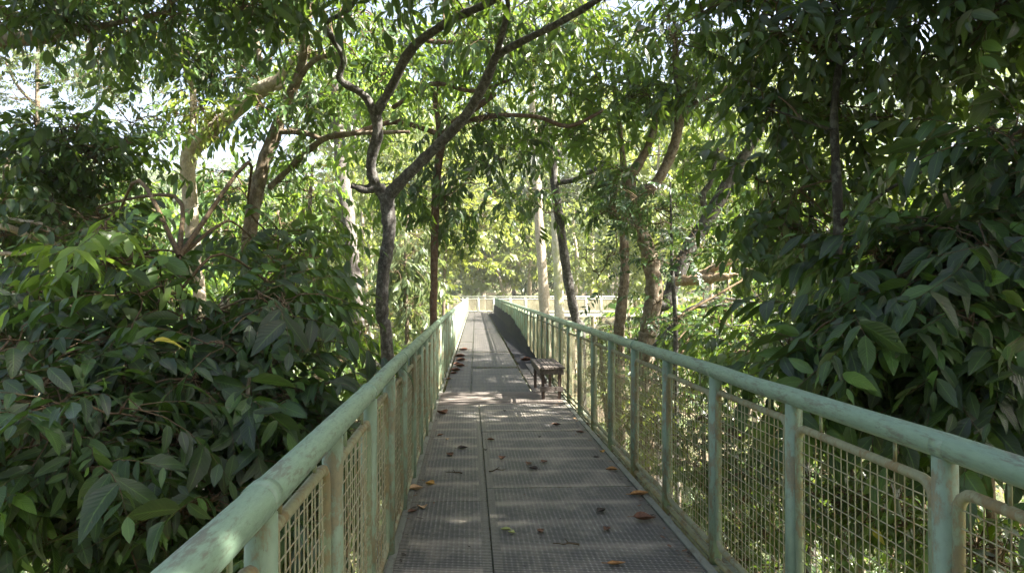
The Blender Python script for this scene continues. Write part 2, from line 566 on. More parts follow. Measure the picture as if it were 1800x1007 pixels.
def put_sprays(b, spec, pos, yaw, pitch, roll, scale, tone):
    T = SPEC[spec]
    pick = rng.integers(len(T), size=len(pos))
    for k, (v, q, m, uv, lid, nl) in enumerate(T):
        ix = np.nonzero(pick == k)[0]
        n = len(ix)
        if not n:
            continue
        cyw, syw = np.cos(yaw[ix]), np.sin(yaw[ix])
        cp, sp = np.cos(pitch[ix]), np.sin(pitch[ix])
        cr, sr = np.cos(roll[ix]), np.sin(roll[ix])
        Z, O = np.zeros(n), np.ones(n)
        mat = lambda r: np.array(r).transpose(2, 0, 1)
        Rz = mat([[cyw, -syw, Z], [syw, cyw, Z], [Z, Z, O]])
        Rx = mat([[O, Z, Z], [Z, cp, -sp], [Z, sp, cp]])
        Ry = mat([[cr, Z, sr], [Z, O, Z], [-sr, Z, cr]])
        Mx = Rz @ Rx @ Ry * scale[ix][:, None, None]
        V = np.einsum('nij,vj->nvi', Mx, v) + pos[ix][:, None, :]
        Q = q[None] + (np.arange(n) * len(v))[:, None, None]
        lt = rng.standard_normal((n, nl + 1)) * 0.18
        rare = rng.random((n, nl + 1)) > 0.9975
        A = np.clip(tone[ix][:, None] + lt, 0, 0.93)
        A[rare] = 1.0
        A = A[:, lid]
        b.add(V.reshape(-1, 3), Q.reshape(-1, 4), np.tile(m, n), A.reshape(-1), np.tile(uv, (n, 1, 1)))


def ell(n, shell=0.0):
    d = rng.standard_normal((n, 3))
    d /= np.linalg.norm(d, axis=1)[:, None]
    r = rng.random(n) ** (1 / 3)
    return d * (shell + (1 - shell) * r)[:, None]


def smooth_path(pts, rad, sub=5):
    pts, rad = np.asarray(pts, float), np.asarray(rad, float)
    n = len(pts)
    if n < 3:
        t = np.linspace(0, 1, sub + 1)[:, None]
        return pts[0] + (pts[1] - pts[0]) * t, rad[0] + (rad[1] - rad[0]) * t[:, 0]
    P0 = np.vstack([2 * pts[0] - pts[1], pts, 2 * pts[-1] - pts[-2]])
    op, orr = [], []
    for i in range(n - 1):
        a, b_, c, d = P0[i:i + 4]
        for t in np.arange(sub) / sub:
            op.append(0.5 * (2 * b_ + (c - a) * t + (2 * a - 5 * b_ + 4 * c - d) * t * t + (3 * b_ - a - 3 * c + d) * t ** 3))
            orr.append(rad[i] + (rad[i + 1] - rad[i]) * t)
    op.append(pts[-1])
    orr.append(rad[-1])
    return np.array(op), np.array(orr)


def limb_curve(a, b_, sag=0.12):
    d = b_ - a
    L = np.linalg.norm(d)
    m1 = a + d * 0.35 + rng.standard_normal(3) * L * 0.07 + np.array((0, 0, sag * L))
    m2 = a + d * 0.7 + rng.standard_normal(3) * L * 0.07 + np.array((0, 0, sag * L * 0.8))
    return [a, m1, m2, b_]


def tree(name, label, cat, limbs, regions, bark, foot=True, group=None, wob=0.035, thick=1.0):
    """limbs: lists of (px, py, depth, width in px), the first is the trunk; regions: crown volumes
    (px, py, rx px, ry px, depth, half depth m, clumps, sprays per clump, clump radius m, species, material, tone, scale)."""
    paths = []
    for L in limbs:
        pts = [P(a[0], a[1], a[2]) for a in L]
        rad = [a[3] * a[2] / F / 2 * thick for a in L]
        paths.append([pts, rad])
    p0, r0 = paths[0][0][0], paths[0][1][0]
    if foot:
        gx, gy = p0[0] + rng.uniform(-.2, .2), p0[1] + rng.uniform(-.2, .2)
        g = float(gz(gx, gy)) - 0.15
        if p0[2] > g + 0.4:
            mid = np.array((p0[0] * .5 + gx * .5 + .04, p0[1] * .5 + gy * .5, g * .5 + p0[2] * .5))
            paths[0][0] = [np.array((gx, gy, g)), np.array((gx, gy, g + 0.35)), mid] + paths[0][0]
            paths[0][1] = [r0 * 1.9, r0 * 1.4, r0 * 1.15] + paths[0][1]
    base = paths[0][0][0]
    root = thing(name, label, cat, tuple(base), group)
    knots = []
    for i, (pts, rad) in enumerate(paths):
        sp_, sr_ = smooth_path(pts, rad, 6)
        sr_ = sr_ * (1 + 0.06 * rng.standard_normal(len(sr_)))
        w = MB()
        w.tube(sp_, sr_, 12 if rad[0] > 0.03 else 7, 0, wob)
        w.build('trunk' if i == 0 else 'branch', M[bark], root, base)
        knots.append(sp_[len(sp_) // 3:] if i == 0 else sp_)
    knots = np.vstack(knots)
    if not regions:
        return root
    mats = []
    for r in regions:
        if r[10] not in mats:
            mats.append(r[10])
    for mname in mats:
        b = MB()
        for (px, py, rx, ry, d, hd, ncl, ns, cr, spec, mm, tone, sc) in regions:
            if mm != mname:
                continue
            c = P(px, py, d) if np.isscalar(px) else np.array(px)
            e = ell(ncl) if ncl > 1 else np.zeros((1, 3))
            cl = c + e * np.array(py) if not np.isscalar(px) else c + e[:, :1] * (rx * d / F) * CR + e[:, 1:2] * hd * CF + e[:, 2:] * (ry * d / F) * CU
            cl = cl[np.argsort([np.linalg.norm(knots - q, axis=1).min() for q in cl])]
            nodes = knots.copy()
            for q in cl:
                i0 = np.argmin(np.linalg.norm(nodes - q, axis=1) + 0.4 * np.maximum(0, nodes[:, 2] - q[2]))
                Ld = np.linalg.norm(nodes[i0] - q)
                if Ld < 9:
                    lp, lr = smooth_path(limb_curve(nodes[i0], q), np.linspace(min(0.022, 0.007 + 0.005 * Ld), 0.006, 4), 4)
                    b.tube(lp, lr, 5, 1, caps=False)
                    nodes = np.vstack([nodes, lp[len(lp) // 2:]])
                k = max(2, int(ns * rng.uniform(0.6, 1.4)))
                off = ell(k, 0.25) * np.array((cr, cr, cr * 0.75))
                pos = q + off * 0.55
                yp = np.clip(pos[:, 1] - 10.4, 0, None) * 0.0085
                ok = ~((pos[:, 0] > -1.0 + yp) & (pos[:, 0] < 1.95 + yp) & (pos[:, 2] < 2.5) & (pos[:, 2] > -1) & (pos[:, 1] > -3) & (pos[:, 1] < 52))
                pos, off = pos[ok], off[ok]
                k = len(pos)
                if not k:
                    continue
                yaw = np.arctan2(-off[:, 0], off[:, 1]) + 0.5 * rng.standard_normal(k)
                pitch = np.clip(off[:, 2] / cr * 0.9, -1, 1) + 0.25 * rng.standard_normal(k)
                roll = 0.35 * rng.standard_normal(k)
                scl = sc * rng.uniform(0.6, 1.28, k)
                tn = np.clip(tone + 0.13 * rng.standard_normal() + 0.17 * rng.standard_normal(k), 0, 0.93)
                put_sprays(b, spec, pos, yaw, pitch, roll, scl, tn)
                if spec not in ('far', 'farlance'):
                    for pp in pos:
                        b.tube([q, (q + pp) / 2 + 0.04 * rng.standard_normal(3), pp], [0.007, 0.005, 0.004], 3, 1, caps=False)
        b.build('crown', [M[mname], M['twig']], root, base)
    return root


# ------------------------------------------------------------------ the walkway deck
XL, XR = -0.41, 1.27                          # grating edges
Y0, YB, YE = -2.6, 9.85, 52.0


def grating_mesh(w, ln, comb=0.05):
    b = MB()
    e = comb
    for x0, x1, u in ((0, e, 0.0), (e, w - e, 1.0), (w - e, w, 0.0)):
        b.add([(x0, 0, 0), (x1, 0, 0), (x1, ln, 0), (x0, ln, 0)], [(0, 1, 2, 3)], 0, .5, np.full((1, 4, 2), u), False)
    b.box((0.004, ln / 2, -0.017), (0.008, ln, 0.030), 1)
    b.box((w - 0.004, ln / 2, -0.017), (0.008, ln, 0.030), 1)
    b.box((w / 2, 0.006, -0.017), (w - 0.018, 0.012, 0.030), 1)
    b.box((w / 2, ln - 0.006, -0.017), (w - 0.018, 0.012, 0.030), 1)
    return b


walk = thing('walkway', 'long straight metal walkway with a worn ribbed grating deck ending at the pale cross bridge', 'walkway', (0, 0, 0))
first = {}


def grating(x, y, w, ln, far=False):
    key = (w, ln, far)
    if key not in first:
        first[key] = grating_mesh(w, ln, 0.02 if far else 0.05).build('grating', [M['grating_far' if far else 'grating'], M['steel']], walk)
        first[key].location = (x, y, 0)
        o = first[key]
    else:
        o = dup(first[key], walk, (x, y, 0))
    o.rotation_euler = (R(0.12) * rng.standard_normal(), 0, -0.0085 * (y > 10.4))
    o.location.z = 0.0015 * rng.standard_normal()
    return o


for i in range(6):
    grating(0.135, 7.93 + 0.02 - 2.28 * i - (0.36 if i == 0 else 0) * 0, 1.13, 1.89 if i == 0 else 2.265)
    grating(XL, 7.60 - 2.28 * i, 0.535, 2.235 if i == 0 else 2.265)
y = 10.97
while y < YE - 1:
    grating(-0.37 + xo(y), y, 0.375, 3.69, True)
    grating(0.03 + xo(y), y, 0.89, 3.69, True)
    y += 3.73
for x, ya, yb in ((0.13, Y0, YB), (0.017, 10.97, YE)):
    b = MB()
    b.box((x + xo((ya + yb) / 2), (ya + yb) / 2, -0.052), (0.06, yb - ya, 0.012), 0, (0, 0, -0.0085 * (ya > 10)))
    b.build('stringer', M['steel'], walk)
for i in range(7):
    b = MB()
    b.box((0, 0, 0), (1.70 + 0.02 * rng.standard_normal(), 0.146, 0.04), 0, (0, 0.002 * rng.standard_normal(), 0.004 * rng.standard_normal()))
    o = b.build('plank', M['plank'], walk)
    o.location = (0.43, 9.93 + 0.157 * i, -0.012 + 0.003 * rng.standard_normal())
for s in (0, 1):                              # side boards beside the coarse grating
    for k in range(2):
        b = MB()
        ya, yb = 10.98 + 2.1 * k, 10.98 + 2.1 * k + 2.07
        xa = (0.945, 1.11)[s]
        b.box((0, (yb - ya) / 2, 0), (0.15, yb - ya, 0.035), 0, (0, 0.01 * rng.standard_normal(), 0))
        o = b.build('board', M['board'], walk)
        o.location = (xa + 0.075 + xo(ya), ya, -0.010 + 0.004 * rng.standard_normal())
        o.rotation_euler = (0, 0, -0.0085)
for x, w in ((-0.432, 0.042), (1.297, 0.05)):
    b = MB()
    for (ya, yb) in ((Y0, 10.4), (10.405, YE)):
        n = 12
        for k in range(n):
            a, c = ya + (yb - ya) * k / n, ya + (yb - ya) * (k + 1) / n
            b.box((x + xo((a + c) / 2), (a + c) / 2, -0.016), (w, c - a - 0.004, 0.045), 0, (0, 0, -0.0085 * (a > 10.3)))
    b.build('edge_strip', M['strip'], walk)
for x in (-0.53, 1.46):
    b = MB()
    for (ya, yb) in ((Y0, 10.4), (10.41, YE)):
        for zz, hh, ww in ((-0.075, 0.014, 0.11), (-0.165, 0.164, 0.012), (-0.256, 0.014, 0.11)):
            b.box((x + xo((ya + yb) / 2), (ya + yb) / 2, zz), (ww, yb - ya, hh), 0, (0, 0, -0.0085 * (ya > 10.3)))
    b.build('girder', M['steel'], walk)
jm = MB()
jm.box((0, 0, 0), (1.92, 0.05, 0.085))
j0 = jm.build('joist', M['steel'], walk)
j0.location = (0.455, -2.3, -0.10)
for k in range(1, 60):
    yy = -2.3 + 0.92 * k
    if yy < YE:
        o = dup(j0, walk, (0.455 + xo(yy), yy, -0.10))
for yy in (6.0, 19.0, 32.0, 45.0):
    for x in (-0.52, 1.43):
        x += xo(yy)
        z0 = float(gz(x, yy)) - 0.2
        b = MB()
        b.tube([(x, yy, z0), (x, yy, -0.265)], 0.085, 12)
        b.build('support_post', M['steel'], walk)


# ------------------------------------------------------------------ railings
RAIL_Z = 1.04


def panel_bm(L, z0, z1, r=0.0175, step=0.053, wire=0.0024):
    f, w = MB(), MB()
    c = 0.06
    pts = []
    for cx, cz, a0 in ((L / 2 - c, z1 - c, 0), (-L / 2 + c, z1 - c, 90), (-L / 2 + c, z0 + c, 180), (L / 2 - c, z0 + c, 270)):
        for k in range(5):
            a = R(a0 + 22.5 * k)
            pts.append((0, cx + c * math.cos(a), cz + c * math.sin(a)))
    f.tube(pts, r, 8, 0, closed=True)
    qc = f.v[0][f.q[0]].mean(1)
    f.m[0] = ((np.abs(qc[:, 1]) > L / 2 - c) & (qc[:, 2] < z1 - c * .8) & (qc[:, 2] > z0 + c * .8)).astype(np.int32)
    for s in (-1, 1):
        for zz in (z0 + 0.22, z1 - 0.24):
            f.box((0, s * (L / 2 + 0.026), zz), (0.012, 0.03, 0.035), 1)
        f.tube([(0, s * L * 0.28, z1 + 0.012), (0, s * L * 0.28, z1 + 0.10)], 0.006, 6, 1)
    n = int((L - 0.02) / step)
    for k in range(1, n + 1):
        yy = -L / 2 + L * k / (n + 1)
        dx = 0.0021 * (1 if k % 2 else -1)
        w.tube([(dx, yy, z0), (-dx, yy + 0.002 * rng.standard_normal(), (z0 + z1) / 2), (dx, yy, z1)], wire, 4, caps=False)
    n = int((z1 - z0) / step)
    for k in range(1, n + 1):
        zz = z0 + (z1 - z0) * k / (n + 1)
        dx = 0.0021 * (1 if k % 2 else -1)
        w.tube([(dx, -L / 2, zz), (-dx, 0, zz + 0.002 * rng.standard_normal()), (dx, L / 2, zz)], wire, 4, caps=False)
    return f, w


def railing(label, X, start, step, n, ya, yb):
    root = thing('railing', label, 'railing', (X, 0, 0), 'railings along the walkway')
    b = MB()
    ys = np.arange(ya, yb, 0.5)
    b.tube([(xo(t) + 0.002 * rng.standard_normal(), t, RAIL_Z + 0.0025 * rng.standard_normal()) for t in ys], 0.040, 20)
    for t in np.arange(start - 2 * step, yb, step * 2):                 # welded sleeves
        b.tube([(xo(t), t - 0.03, RAIL_Z), (xo(t), t + 0.03, RAIL_Z)], 0.0418, 20)
    b.build('handrail', M['rail'], root)
    b = MB()
    b.tube([(xo(t), t, -0.03) for t in np.arange(ya, yb, 1.0)], 0.017, 8)
    b.build('bottom_rail', M['panel'], root)
    pm = MB()
    pm.tube([(0, 0, -0.30), (0, 0, RAIL_Z - 0.03)], 0.036, 16)
    pm.box((0.0, 0, -0.19), (0.16, 0.09, 0.012))
    p0 = pm.build('post', M['post'], root)
    f, w = panel_bm(step - 0.112, 0.045, 0.918)
    f0 = f.build('panel', [M['panel'], M['post_stained']], root)
    w.build('wire_mesh', M['wire'], f0)
    f, w = panel_bm(step - 0.112, 0.045, 0.918, step=0.03, wire=0.0052)
    far0 = f.build('panel', [M['post_stained'], M['post_stained']], root)
    w.build('wire_mesh', M['post'], far0)
    far_used = False
    for k in range(-2, n):
        t = start + k * step
        if t > yb:
            break
        if k == -2:
            p0.location = (xo(t), t, 0)
            f0.location = (xo(t), t + step / 2, 0)
        else:
            o = dup(p0, root, (xo(t), t, 0))
            o.rotation_euler = (0.003 * rng.standard_normal(), 0.003 * rng.standard_normal(), rng.uniform(0, 6))
            if t + step < yb:
                if t > 18.5 and not far_used:
                    o, far_used = far0, True
                else:
                    o = dup(far0 if t > 18.5 else f0, root, (0, 0, 0))
                o.location = (xo(t) + 0.004 * rng.standard_normal(), t + step / 2, 0.005 * rng.standard_normal())
                o.rotation_euler = (0.005 * rng.standard_normal(), 0.006 * rng.standard_normal(), math.pi * rng.integers(2))
    return root


railing('pale green pipe railing on the side of the forked grey tree, white at its end', -0.46, 1.67, 0.865, 60, -0.9, YE - 0.3)
rr = railing('pale green pipe railing behind the bench, dark at its far end', 1.41, 2.11, 1.035, 52, -0.4, YE - 0.3)
b = MB()                                      # dark sheet standing for shade low inside the far railing and on deck edge
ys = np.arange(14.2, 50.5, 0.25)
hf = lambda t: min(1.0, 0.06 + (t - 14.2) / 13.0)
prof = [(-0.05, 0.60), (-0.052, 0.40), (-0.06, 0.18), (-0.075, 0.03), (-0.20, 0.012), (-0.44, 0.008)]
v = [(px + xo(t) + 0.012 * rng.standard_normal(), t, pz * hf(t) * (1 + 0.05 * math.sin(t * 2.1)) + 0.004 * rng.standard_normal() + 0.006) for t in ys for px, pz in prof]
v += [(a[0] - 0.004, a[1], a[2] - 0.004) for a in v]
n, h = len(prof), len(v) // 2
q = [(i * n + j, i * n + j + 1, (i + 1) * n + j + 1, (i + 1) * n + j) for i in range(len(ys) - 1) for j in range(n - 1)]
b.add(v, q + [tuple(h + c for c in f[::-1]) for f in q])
b.build('painted_shade', M['shade_paint'], rr)

# the cross bridge at the far end
CY = 52.3
cross = thing('walkway', 'pale sunlit cross bridge on slanting struts beyond the end of the deck', 'walkway', (6, CY, 0))
b = MB()
b.box((6, 0.9, -0.03), (19, 1.75, 0.05))
b.build('deck', M['grating_far'], cross)
for yy in (0.0, 1.8):
    b = MB()
    b.box((6, yy, -0.18), (19.2, 0.10, 0.24))
    o = b.build('girder', M['pale_paint'], cross)
for o in cross.children:
    o.location = (-6, 0, 0)
for xx in (3.2, 8.2, 13.2):
    for s in (-1, 1):
        b = MB()
        zb = float(gz(xx, CY + .9))
        b.tube([(xx + s * 1.5, 0.9, -0.3), (xx + s * 0.15, 0.9, -2.6)], 0.06, 8)
        o = b.build('strut', M['pale_paint'], cross)
        o.location = (-6, 0, 0)
    b = MB()
    b.tube([(xx, 0.9, -2.5), (xx, 0.9, zb - 0.2)], 0.11, 10)
    o = b.build('support_post', M['pale_paint'], cross)
    o.location = (-6, 0, 0)


def cross_railing(label, x0, x1, yy):
    root = thing('railing', label, 'railing', (x0, yy, 0), 'railings along the cross bridge')
    L = x1 - x0
    b = MB()
    b.tube([(0, 0, RAIL_Z + .06), (L, 0, RAIL_Z + .06)], 0.045, 10)
    b.build('handrail', M['pale_paint'], root)
    pm = MB()
    pm.tube([(0, 0, -0.2), (0, 0, RAIL_Z + 0.03)], 0.035, 8)
    p0 = pm.build('post', M['pale_paint'], root)
    f, w = panel_bm(0.94, 0.06, 0.95, 0.024, 0.045, 0.008)
    f0 = f.build('panel', [M['pale_paint'], M['pale_paint']], root)
    w.build('wire_mesh', M['pale_infill'], f0)
    f0.rotation_euler = (0, 0, R(90))
    n = max(1, round(L / 1.12))
    st = L / n
    f0.scale = (1, (st - 0.12) / 0.94, 1)
    for k in range(n + 1):
        if k == 0:
            f0.location = (st / 2, 0, 0)
        else:
            dup(p0, root, (k * st, 0, 0))
            if k < n:
                dup(f0, root, ((k + .5) * st, 0, 0))


cross_railing('pale yellowish railing on the near side of the cross bridge, beside the thin curved trunk', 1.85, 12.6, CY)
cross_railing('pale railing on the far side of the cross bridge, behind the end of the deck', -1.6, 15.4, CY + 1.8)


# ------------------------------------------------------------------ the bench
def bench():
    x0, x1, ya, yb, h = 0.965, 1.30, 10.14, 11.46, 0.455
    root = thing('bench', 'small dark slatted wooden bench standing against the railing over the planks', 'bench', ((x0 + x1) / 2, (ya + yb) / 2, 0))
    org = np.array(root.location)
    b = MB()
    n = 5
    w = (x1 - x0 + 0.04) / n
    for k in range(n):
        b.box((x0 - 0.02 + w * (k + .5), (ya + yb) / 2, h - 0.012), (w - 0.010, yb - ya + 0.06, 0.024), 0, (0, 0.006 * rng.standard_normal(), 0))
    b.build('seat', M['bench'], root, org)
    b = MB()
    for xx in (x0 + 0.012, x1 - 0.012):
        b.box((xx, (ya + yb) / 2, h - 0.065), (0.024, yb - ya, 0.075))
    for yy in (ya + 0.012, yb - 0.012):
        b.box(((x0 + x1) / 2, yy, h - 0.064), (x1 - x0 - 0.05, 0.024, 0.07))
    b.build('apron', M['bench'], root, org)
    for xx, sx in ((x0, 1), (x1, -1)):
        for yy, sy in ((ya, 1), (yb, -1)):
            b = MB()
            b.box((xx + sx * 0.052, yy + sy * 0.056, (h - 0.03) / 2 + 0.003), (0.042, 0.05, h - 0.035), 0, (0.01 * sy, -0.01 * sx, 0))
            b.build('leg', M['bench_leg'], root, org)
    for yy in (ya + 0.056,):
        b = MB()
        b.box(((x0 + x1) / 2, yy - 0.046 * (1 if yy < 10.6 else -1), 0.155), (x1 - x0 - 0.02, 0.022, 0.06))
        b.build('stretcher', M['bench'], root, org)
    b = MB()
    b.box((x0 + 0.092, (ya + yb) / 2, 0.25), (0.024, yb - ya - 0.1, 0.06))
    b.build('stretcher', M['bench'], root, org)


bench()


# ------------------------------------------------------------------ fallen leaves and twigs on the deck
def G(px, py, z=0.006):
    r = CF + (px - 900) / F * CR + (503.5 - py) / F * CU
    return CAM + r * ((z - EYE) / r[2])


def litter_mat(name, a, c):
    k = NT(name)
    n1 = k.noise(k.pos(), 60, 4)
    k.l(k.ramp(n1, [(0.35, a), (0.7, c)]), k.b.inputs['Base Color'])
    k.b.inputs['Roughness'].default_value = 0.7
    return k.m


LM = {'yellow': litter_mat('dry_leaf_yellow', (0.42, 0.22, 0.04), (0.62, 0.38, 0.09)),
      'tan': litter_mat('dry_leaf_tan', (0.40, 0.25, 0.12), (0.60, 0.44, 0.26)),
      'orange': litter_mat('dry_leaf_orange', (0.24, 0.11, 0.03), (0.40, 0.22, 0.07)),
      'brown': litter_mat('dry_leaf_brown', (0.085, 0.04, 0.022), (0.20, 0.10, 0.05)),
      'red': litter_mat('dry_leaf_red_brown', (0.10, 0.045, 0.025), (0.22, 0.10, 0.05)),
      'dark': litter_mat('dry_leaf_dark', (0.022, 0.017, 0.014), (0.07, 0.05, 0.035)),
      'green': litter_mat('fading_leaf_green', (0.20, 0.25, 0.06), (0.45, 0.46, 0.16))}


def fallen(px, py, wpx, col, label, yaw=None, group=None, wide=0.42):
    p = G(px, py)
    d = float(np.dot(p - CAM, CF))
    L = wpx * d / F * 1.1
    b = MB()
    t = np.linspace(0, 1, 7)
    wd = L * wide * np.sin(math.pi * np.clip(t ** 0.85, 0.02, 0.985))
    cu, tw = rng.uniform(0.15, 0.5), rng.uniform(-0.4, 0.4)
    rows = []
    for i in range(7):
        zc = L * cu * (t[i] - 0.5) ** 2 * 1.2
        for j in (-1, -.5, 0, .5, 1):
            xx = j * wd[i] * (1 - 0.2 * abs(j)) + 0.02 * L * rng.standard_normal()
            rows.append((xx, (t[i] - .5) * L, zc + abs(j) ** 2 * wd[i] * 0.55 + tw * j * wd[i] * (t[i] - .5)))
    rows = np.array(rows)
    rows[:, 2] -= rows[:, 2].min()
    q = [(i * 5 + j, i * 5 + j + 1, i * 5 + j + 6, i * 5 + j + 5) for i in range(6) for j in range(4)]
    b.add(rows, q)
    b.tube([(0, -L * .5, L * cu * .3), (0, -L * .75, L * .12)], L * 0.015, 4)
    a = rng.uniform(0, 6.28) if yaw is None else R(yaw)
    v = b.v[0]
    o = b.build('fallen_leaf', LM[col], None)
    o.location = tuple(p)
    o.rotation_euler = (0, 0, a)
    tag(o, label, 'fallen leaf', group)


fallen(755, 851, 17, 'yellow', 'bright yellow curled leaf lying on the grating near the handrail side, beside the tan leaf', 60, None, .6)
fallen(731, 860, 24, 'tan', 'pale tan folded leaf lying over the painted edge strip', -80, None, .5)
fallen(743, 892, 14, 'tan', 'small pale three-lobed dry leaf alone on the grating', 20, None, .7)
fallen(1124, 869, 34, 'orange', 'ochre curled leaf lying across the edge strip under a railing panel', -70, None, .3)
fallen(1133, 913, 36, 'red', 'reddish brown crumpled leaf at the grating edge below the ochre leaf', -100, None, .45)
fallen(1083, 991, 32, 'orange', 'long thin orange-brown leaf nearest to the camera on the grating', -85, None, .22)
fallen(1058, 794, 12, 'yellow', 'small yellow leaf stuck at the edge strip opposite the dark twigs', 10, None, .5)
fallen(1075, 826, 20, 'orange', 'orange leaf tipped up against the edge strip', 80, None, .45)
fallen(889, 931, 18, 'green', 'fading green leaf lying on the grating beside the seam', 80, None, .4)
fallen(899, 936, 12, 'green', 'pale cream leaf scrap touching the fading green leaf', 60, None, .5)
fallen(777, 727, 20, 'red', 'dark red dead leaf bundle by the planks at the edge strip', 40, None, .6)
fallen(924, 634, 18, 'red', 'rusty leaf lying on the side boards beyond the bench', 80, None, .6)
small = 'small dry brown leaf lying loose on the dark grating'
for (px, py, w, c) in ((882, 806, 18, 'red'), (957, 812, 15, 'brown'), (791, 800, 19, 'brown'), (978, 747, 15, 'brown'), (1019, 760, 14, 'brown'),
                       (863, 773, 13, 'brown'), (786, 772, 9, 'tan'), (813, 788, 18, 'dark'), (937, 824, 18, 'dark'), (887, 722, 9, 'dark'),
                       (1057, 898, 22, 'dark'), (725, 899, 17, 'brown'), (1067, 930, 20, 'brown'), (950, 934, 18, 'brown'), (930, 815, 16, 'brown'),
                       (853, 791, 9, 'dark'), (1048, 804, 11, 'dark'), (774, 765, 12, 'brown'), (948, 768, 8, 'dark'), (1010, 736, 9, 'tan')):
    fallen(px, py, w, c, small, None, 'small dry leaves on the grating')
far_l = 'rusty fallen leaf in the row along the edge of the far grating'
for (px, py, w) in ((814, 616, 16), (808, 627, 18), (810, 634, 17), (808, 644, 17), (800, 652, 18), (788, 667, 10), (797, 657, 12), (803, 640, 12)):
    fallen(px, py, w, 'red', far_l, 90 + 20 * rng.standard_normal(), 'rusty leaves along the far grating edge', .5)
for (px, py, w, ang, lab) in ((798, 830, 30, 75, 'dark forked twig lying on the grating near the tan leaf side'), (874, 826, 32, -65, 'thin dark twig lying slantwise by the grating seam'),
                              (995, 956, 46, 83, 'long thin grey twig lying crosswise on the nearest grating')):
    p = G(px, py, 0.012)
    L = w * np.dot(p - CAM, CF) / F
    b = MB()
    k = 6
    pts = np.stack([0.04 * L * rng.standard_normal(k), np.linspace(-.5, .5, k) * L, np.abs(0.02 * L * rng.standard_normal(k))], 1)
    b.tube(pts, np.linspace(0.007, 0.0025, k), 5)
    b.tube([pts[2], pts[2] + np.array((0.12 * L, 0.15 * L, 0.02))], [0.004, 0.002], 4)
    o = b.build('twig', M['twig'])
    o.location = tuple(p)
    o.rotation_euler = (0, 0, R(ang))
    tag(o, lab, 'twig')

b = MB()
for k in range(520):
    yy = 3.2 + 22 * rng.random() ** 1.6
    side = rng.random()
    xx = XL + abs(0.035 * rng.standard_normal()) + 0.01 if side < .4 else (XR - abs(0.05 * rng.standard_normal()) - 0.01 if side < .8 else rng.uniform(XL, XR))
    if side >= .4 and side < .8 and yy > 11:
        xx = rng.uniform(0.93, 1.26)
    sz = rng.uniform(0.006, 0.03) * (1 if side < .8 else 0.6)
    a = rng.uniform(0, 6.28)
    u, w = np.array((math.cos(a), math.sin(a), 0)), np.array((-math.sin(a), math.cos(a), 0)) * rng.uniform(.3, .7)
    c = np.array((xx + xo(yy), yy, 0.008 + 0.004 * rng.random()))
    h = np.array((0, 0, sz * rng.uniform(0, .5)))
    b.add([c - u * sz, c - w * sz * .8 + h * .3, c + u * sz + h, c + w * sz * .8 + h * .5], [(0, 1, 2, 3)], int(rng.integers(4)))
tag(b.build('leaf_litter', [LM['brown'], LM['dark'], LM['dark'], LM['red']]), 'crumbs of dead leaf scattered along the deck edges', 'leaf litter', kind='stuff')

# ------------------------------------------------------------------ trees beside the walkway
# crown tuples: px, py, rx, ry, depth, half depth, clumps, sprays, clump radius, species, material, tone, scale
tree('forked_tree', 'dark forked tree with grey lichen bark whose curved limbs arch over the deck', 'tree',
     [[(682, 640, 9.0, 30), (672, 560, 9.0, 29), (674, 480, 9.0, 29), (684, 410, 9.0, 31), (680, 345, 9.0, 36)],
      [(680, 346, 9.0, 34), (662, 330, 9.0, 26), (640, 333, 8.95, 20), (617, 326, 8.9, 12)],
      [(662, 332, 9.0, 22), (652, 290, 8.9, 24), (664, 235, 8.8, 25), (660, 200, 8.75, 26)],
      [(660, 202, 8.75, 24), (690, 150, 8.6, 22), (725, 85, 8.4, 22), (790, 38, 8.1, 19), (850, 10, 7.8, 16), (930, -30, 7.4, 13)],
      [(660, 204, 8.75, 22), (640, 168, 8.7, 18), (598, 140, 8.7, 16), (604, 105, 8.6, 15), (585, 68, 8.5, 15), (566, 44, 8.4, 15)],
      [(566, 44, 8.4, 12), (590, 30, 8.3, 12), (615, 15, 8.2, 11), (635, -20, 8.0, 9)],
      [(680, 346, 9.0, 32), (712, 312, 8.9, 27), (755, 270, 8.8, 24), (812, 212, 8.6, 23), (850, 150, 8.4, 23), (872, 98, 8.2, 22)],
      [(872, 100, 8.2, 15), (884, 55, 8.0, 14), (893, 10, 7.8, 13), (880, -40, 7.6, 11)],
      [(872, 98, 8.2, 18), (920, 72, 8.0, 17), (980, 42, 7.7, 16), (1060, -6, 7.4, 14), (1130, -60, 7.1, 11)]],
     [(800, 10, 330, 60, 9.6, 0.9, 24, 8, 0.35, 'lance', 'dark', 0.5, 0.9),
      (620, 90, 110, 70, 9.9, 0.6, 9, 7, 0.33, 'lance', 'dark', 0.45, 0.9),
      (700, -230, 460, 190, 6.6, 2.0, 44, 9, 0.5, 'lance', 'dark', 0.5, 1.1)],
     'bark_grey', thick=0.76)

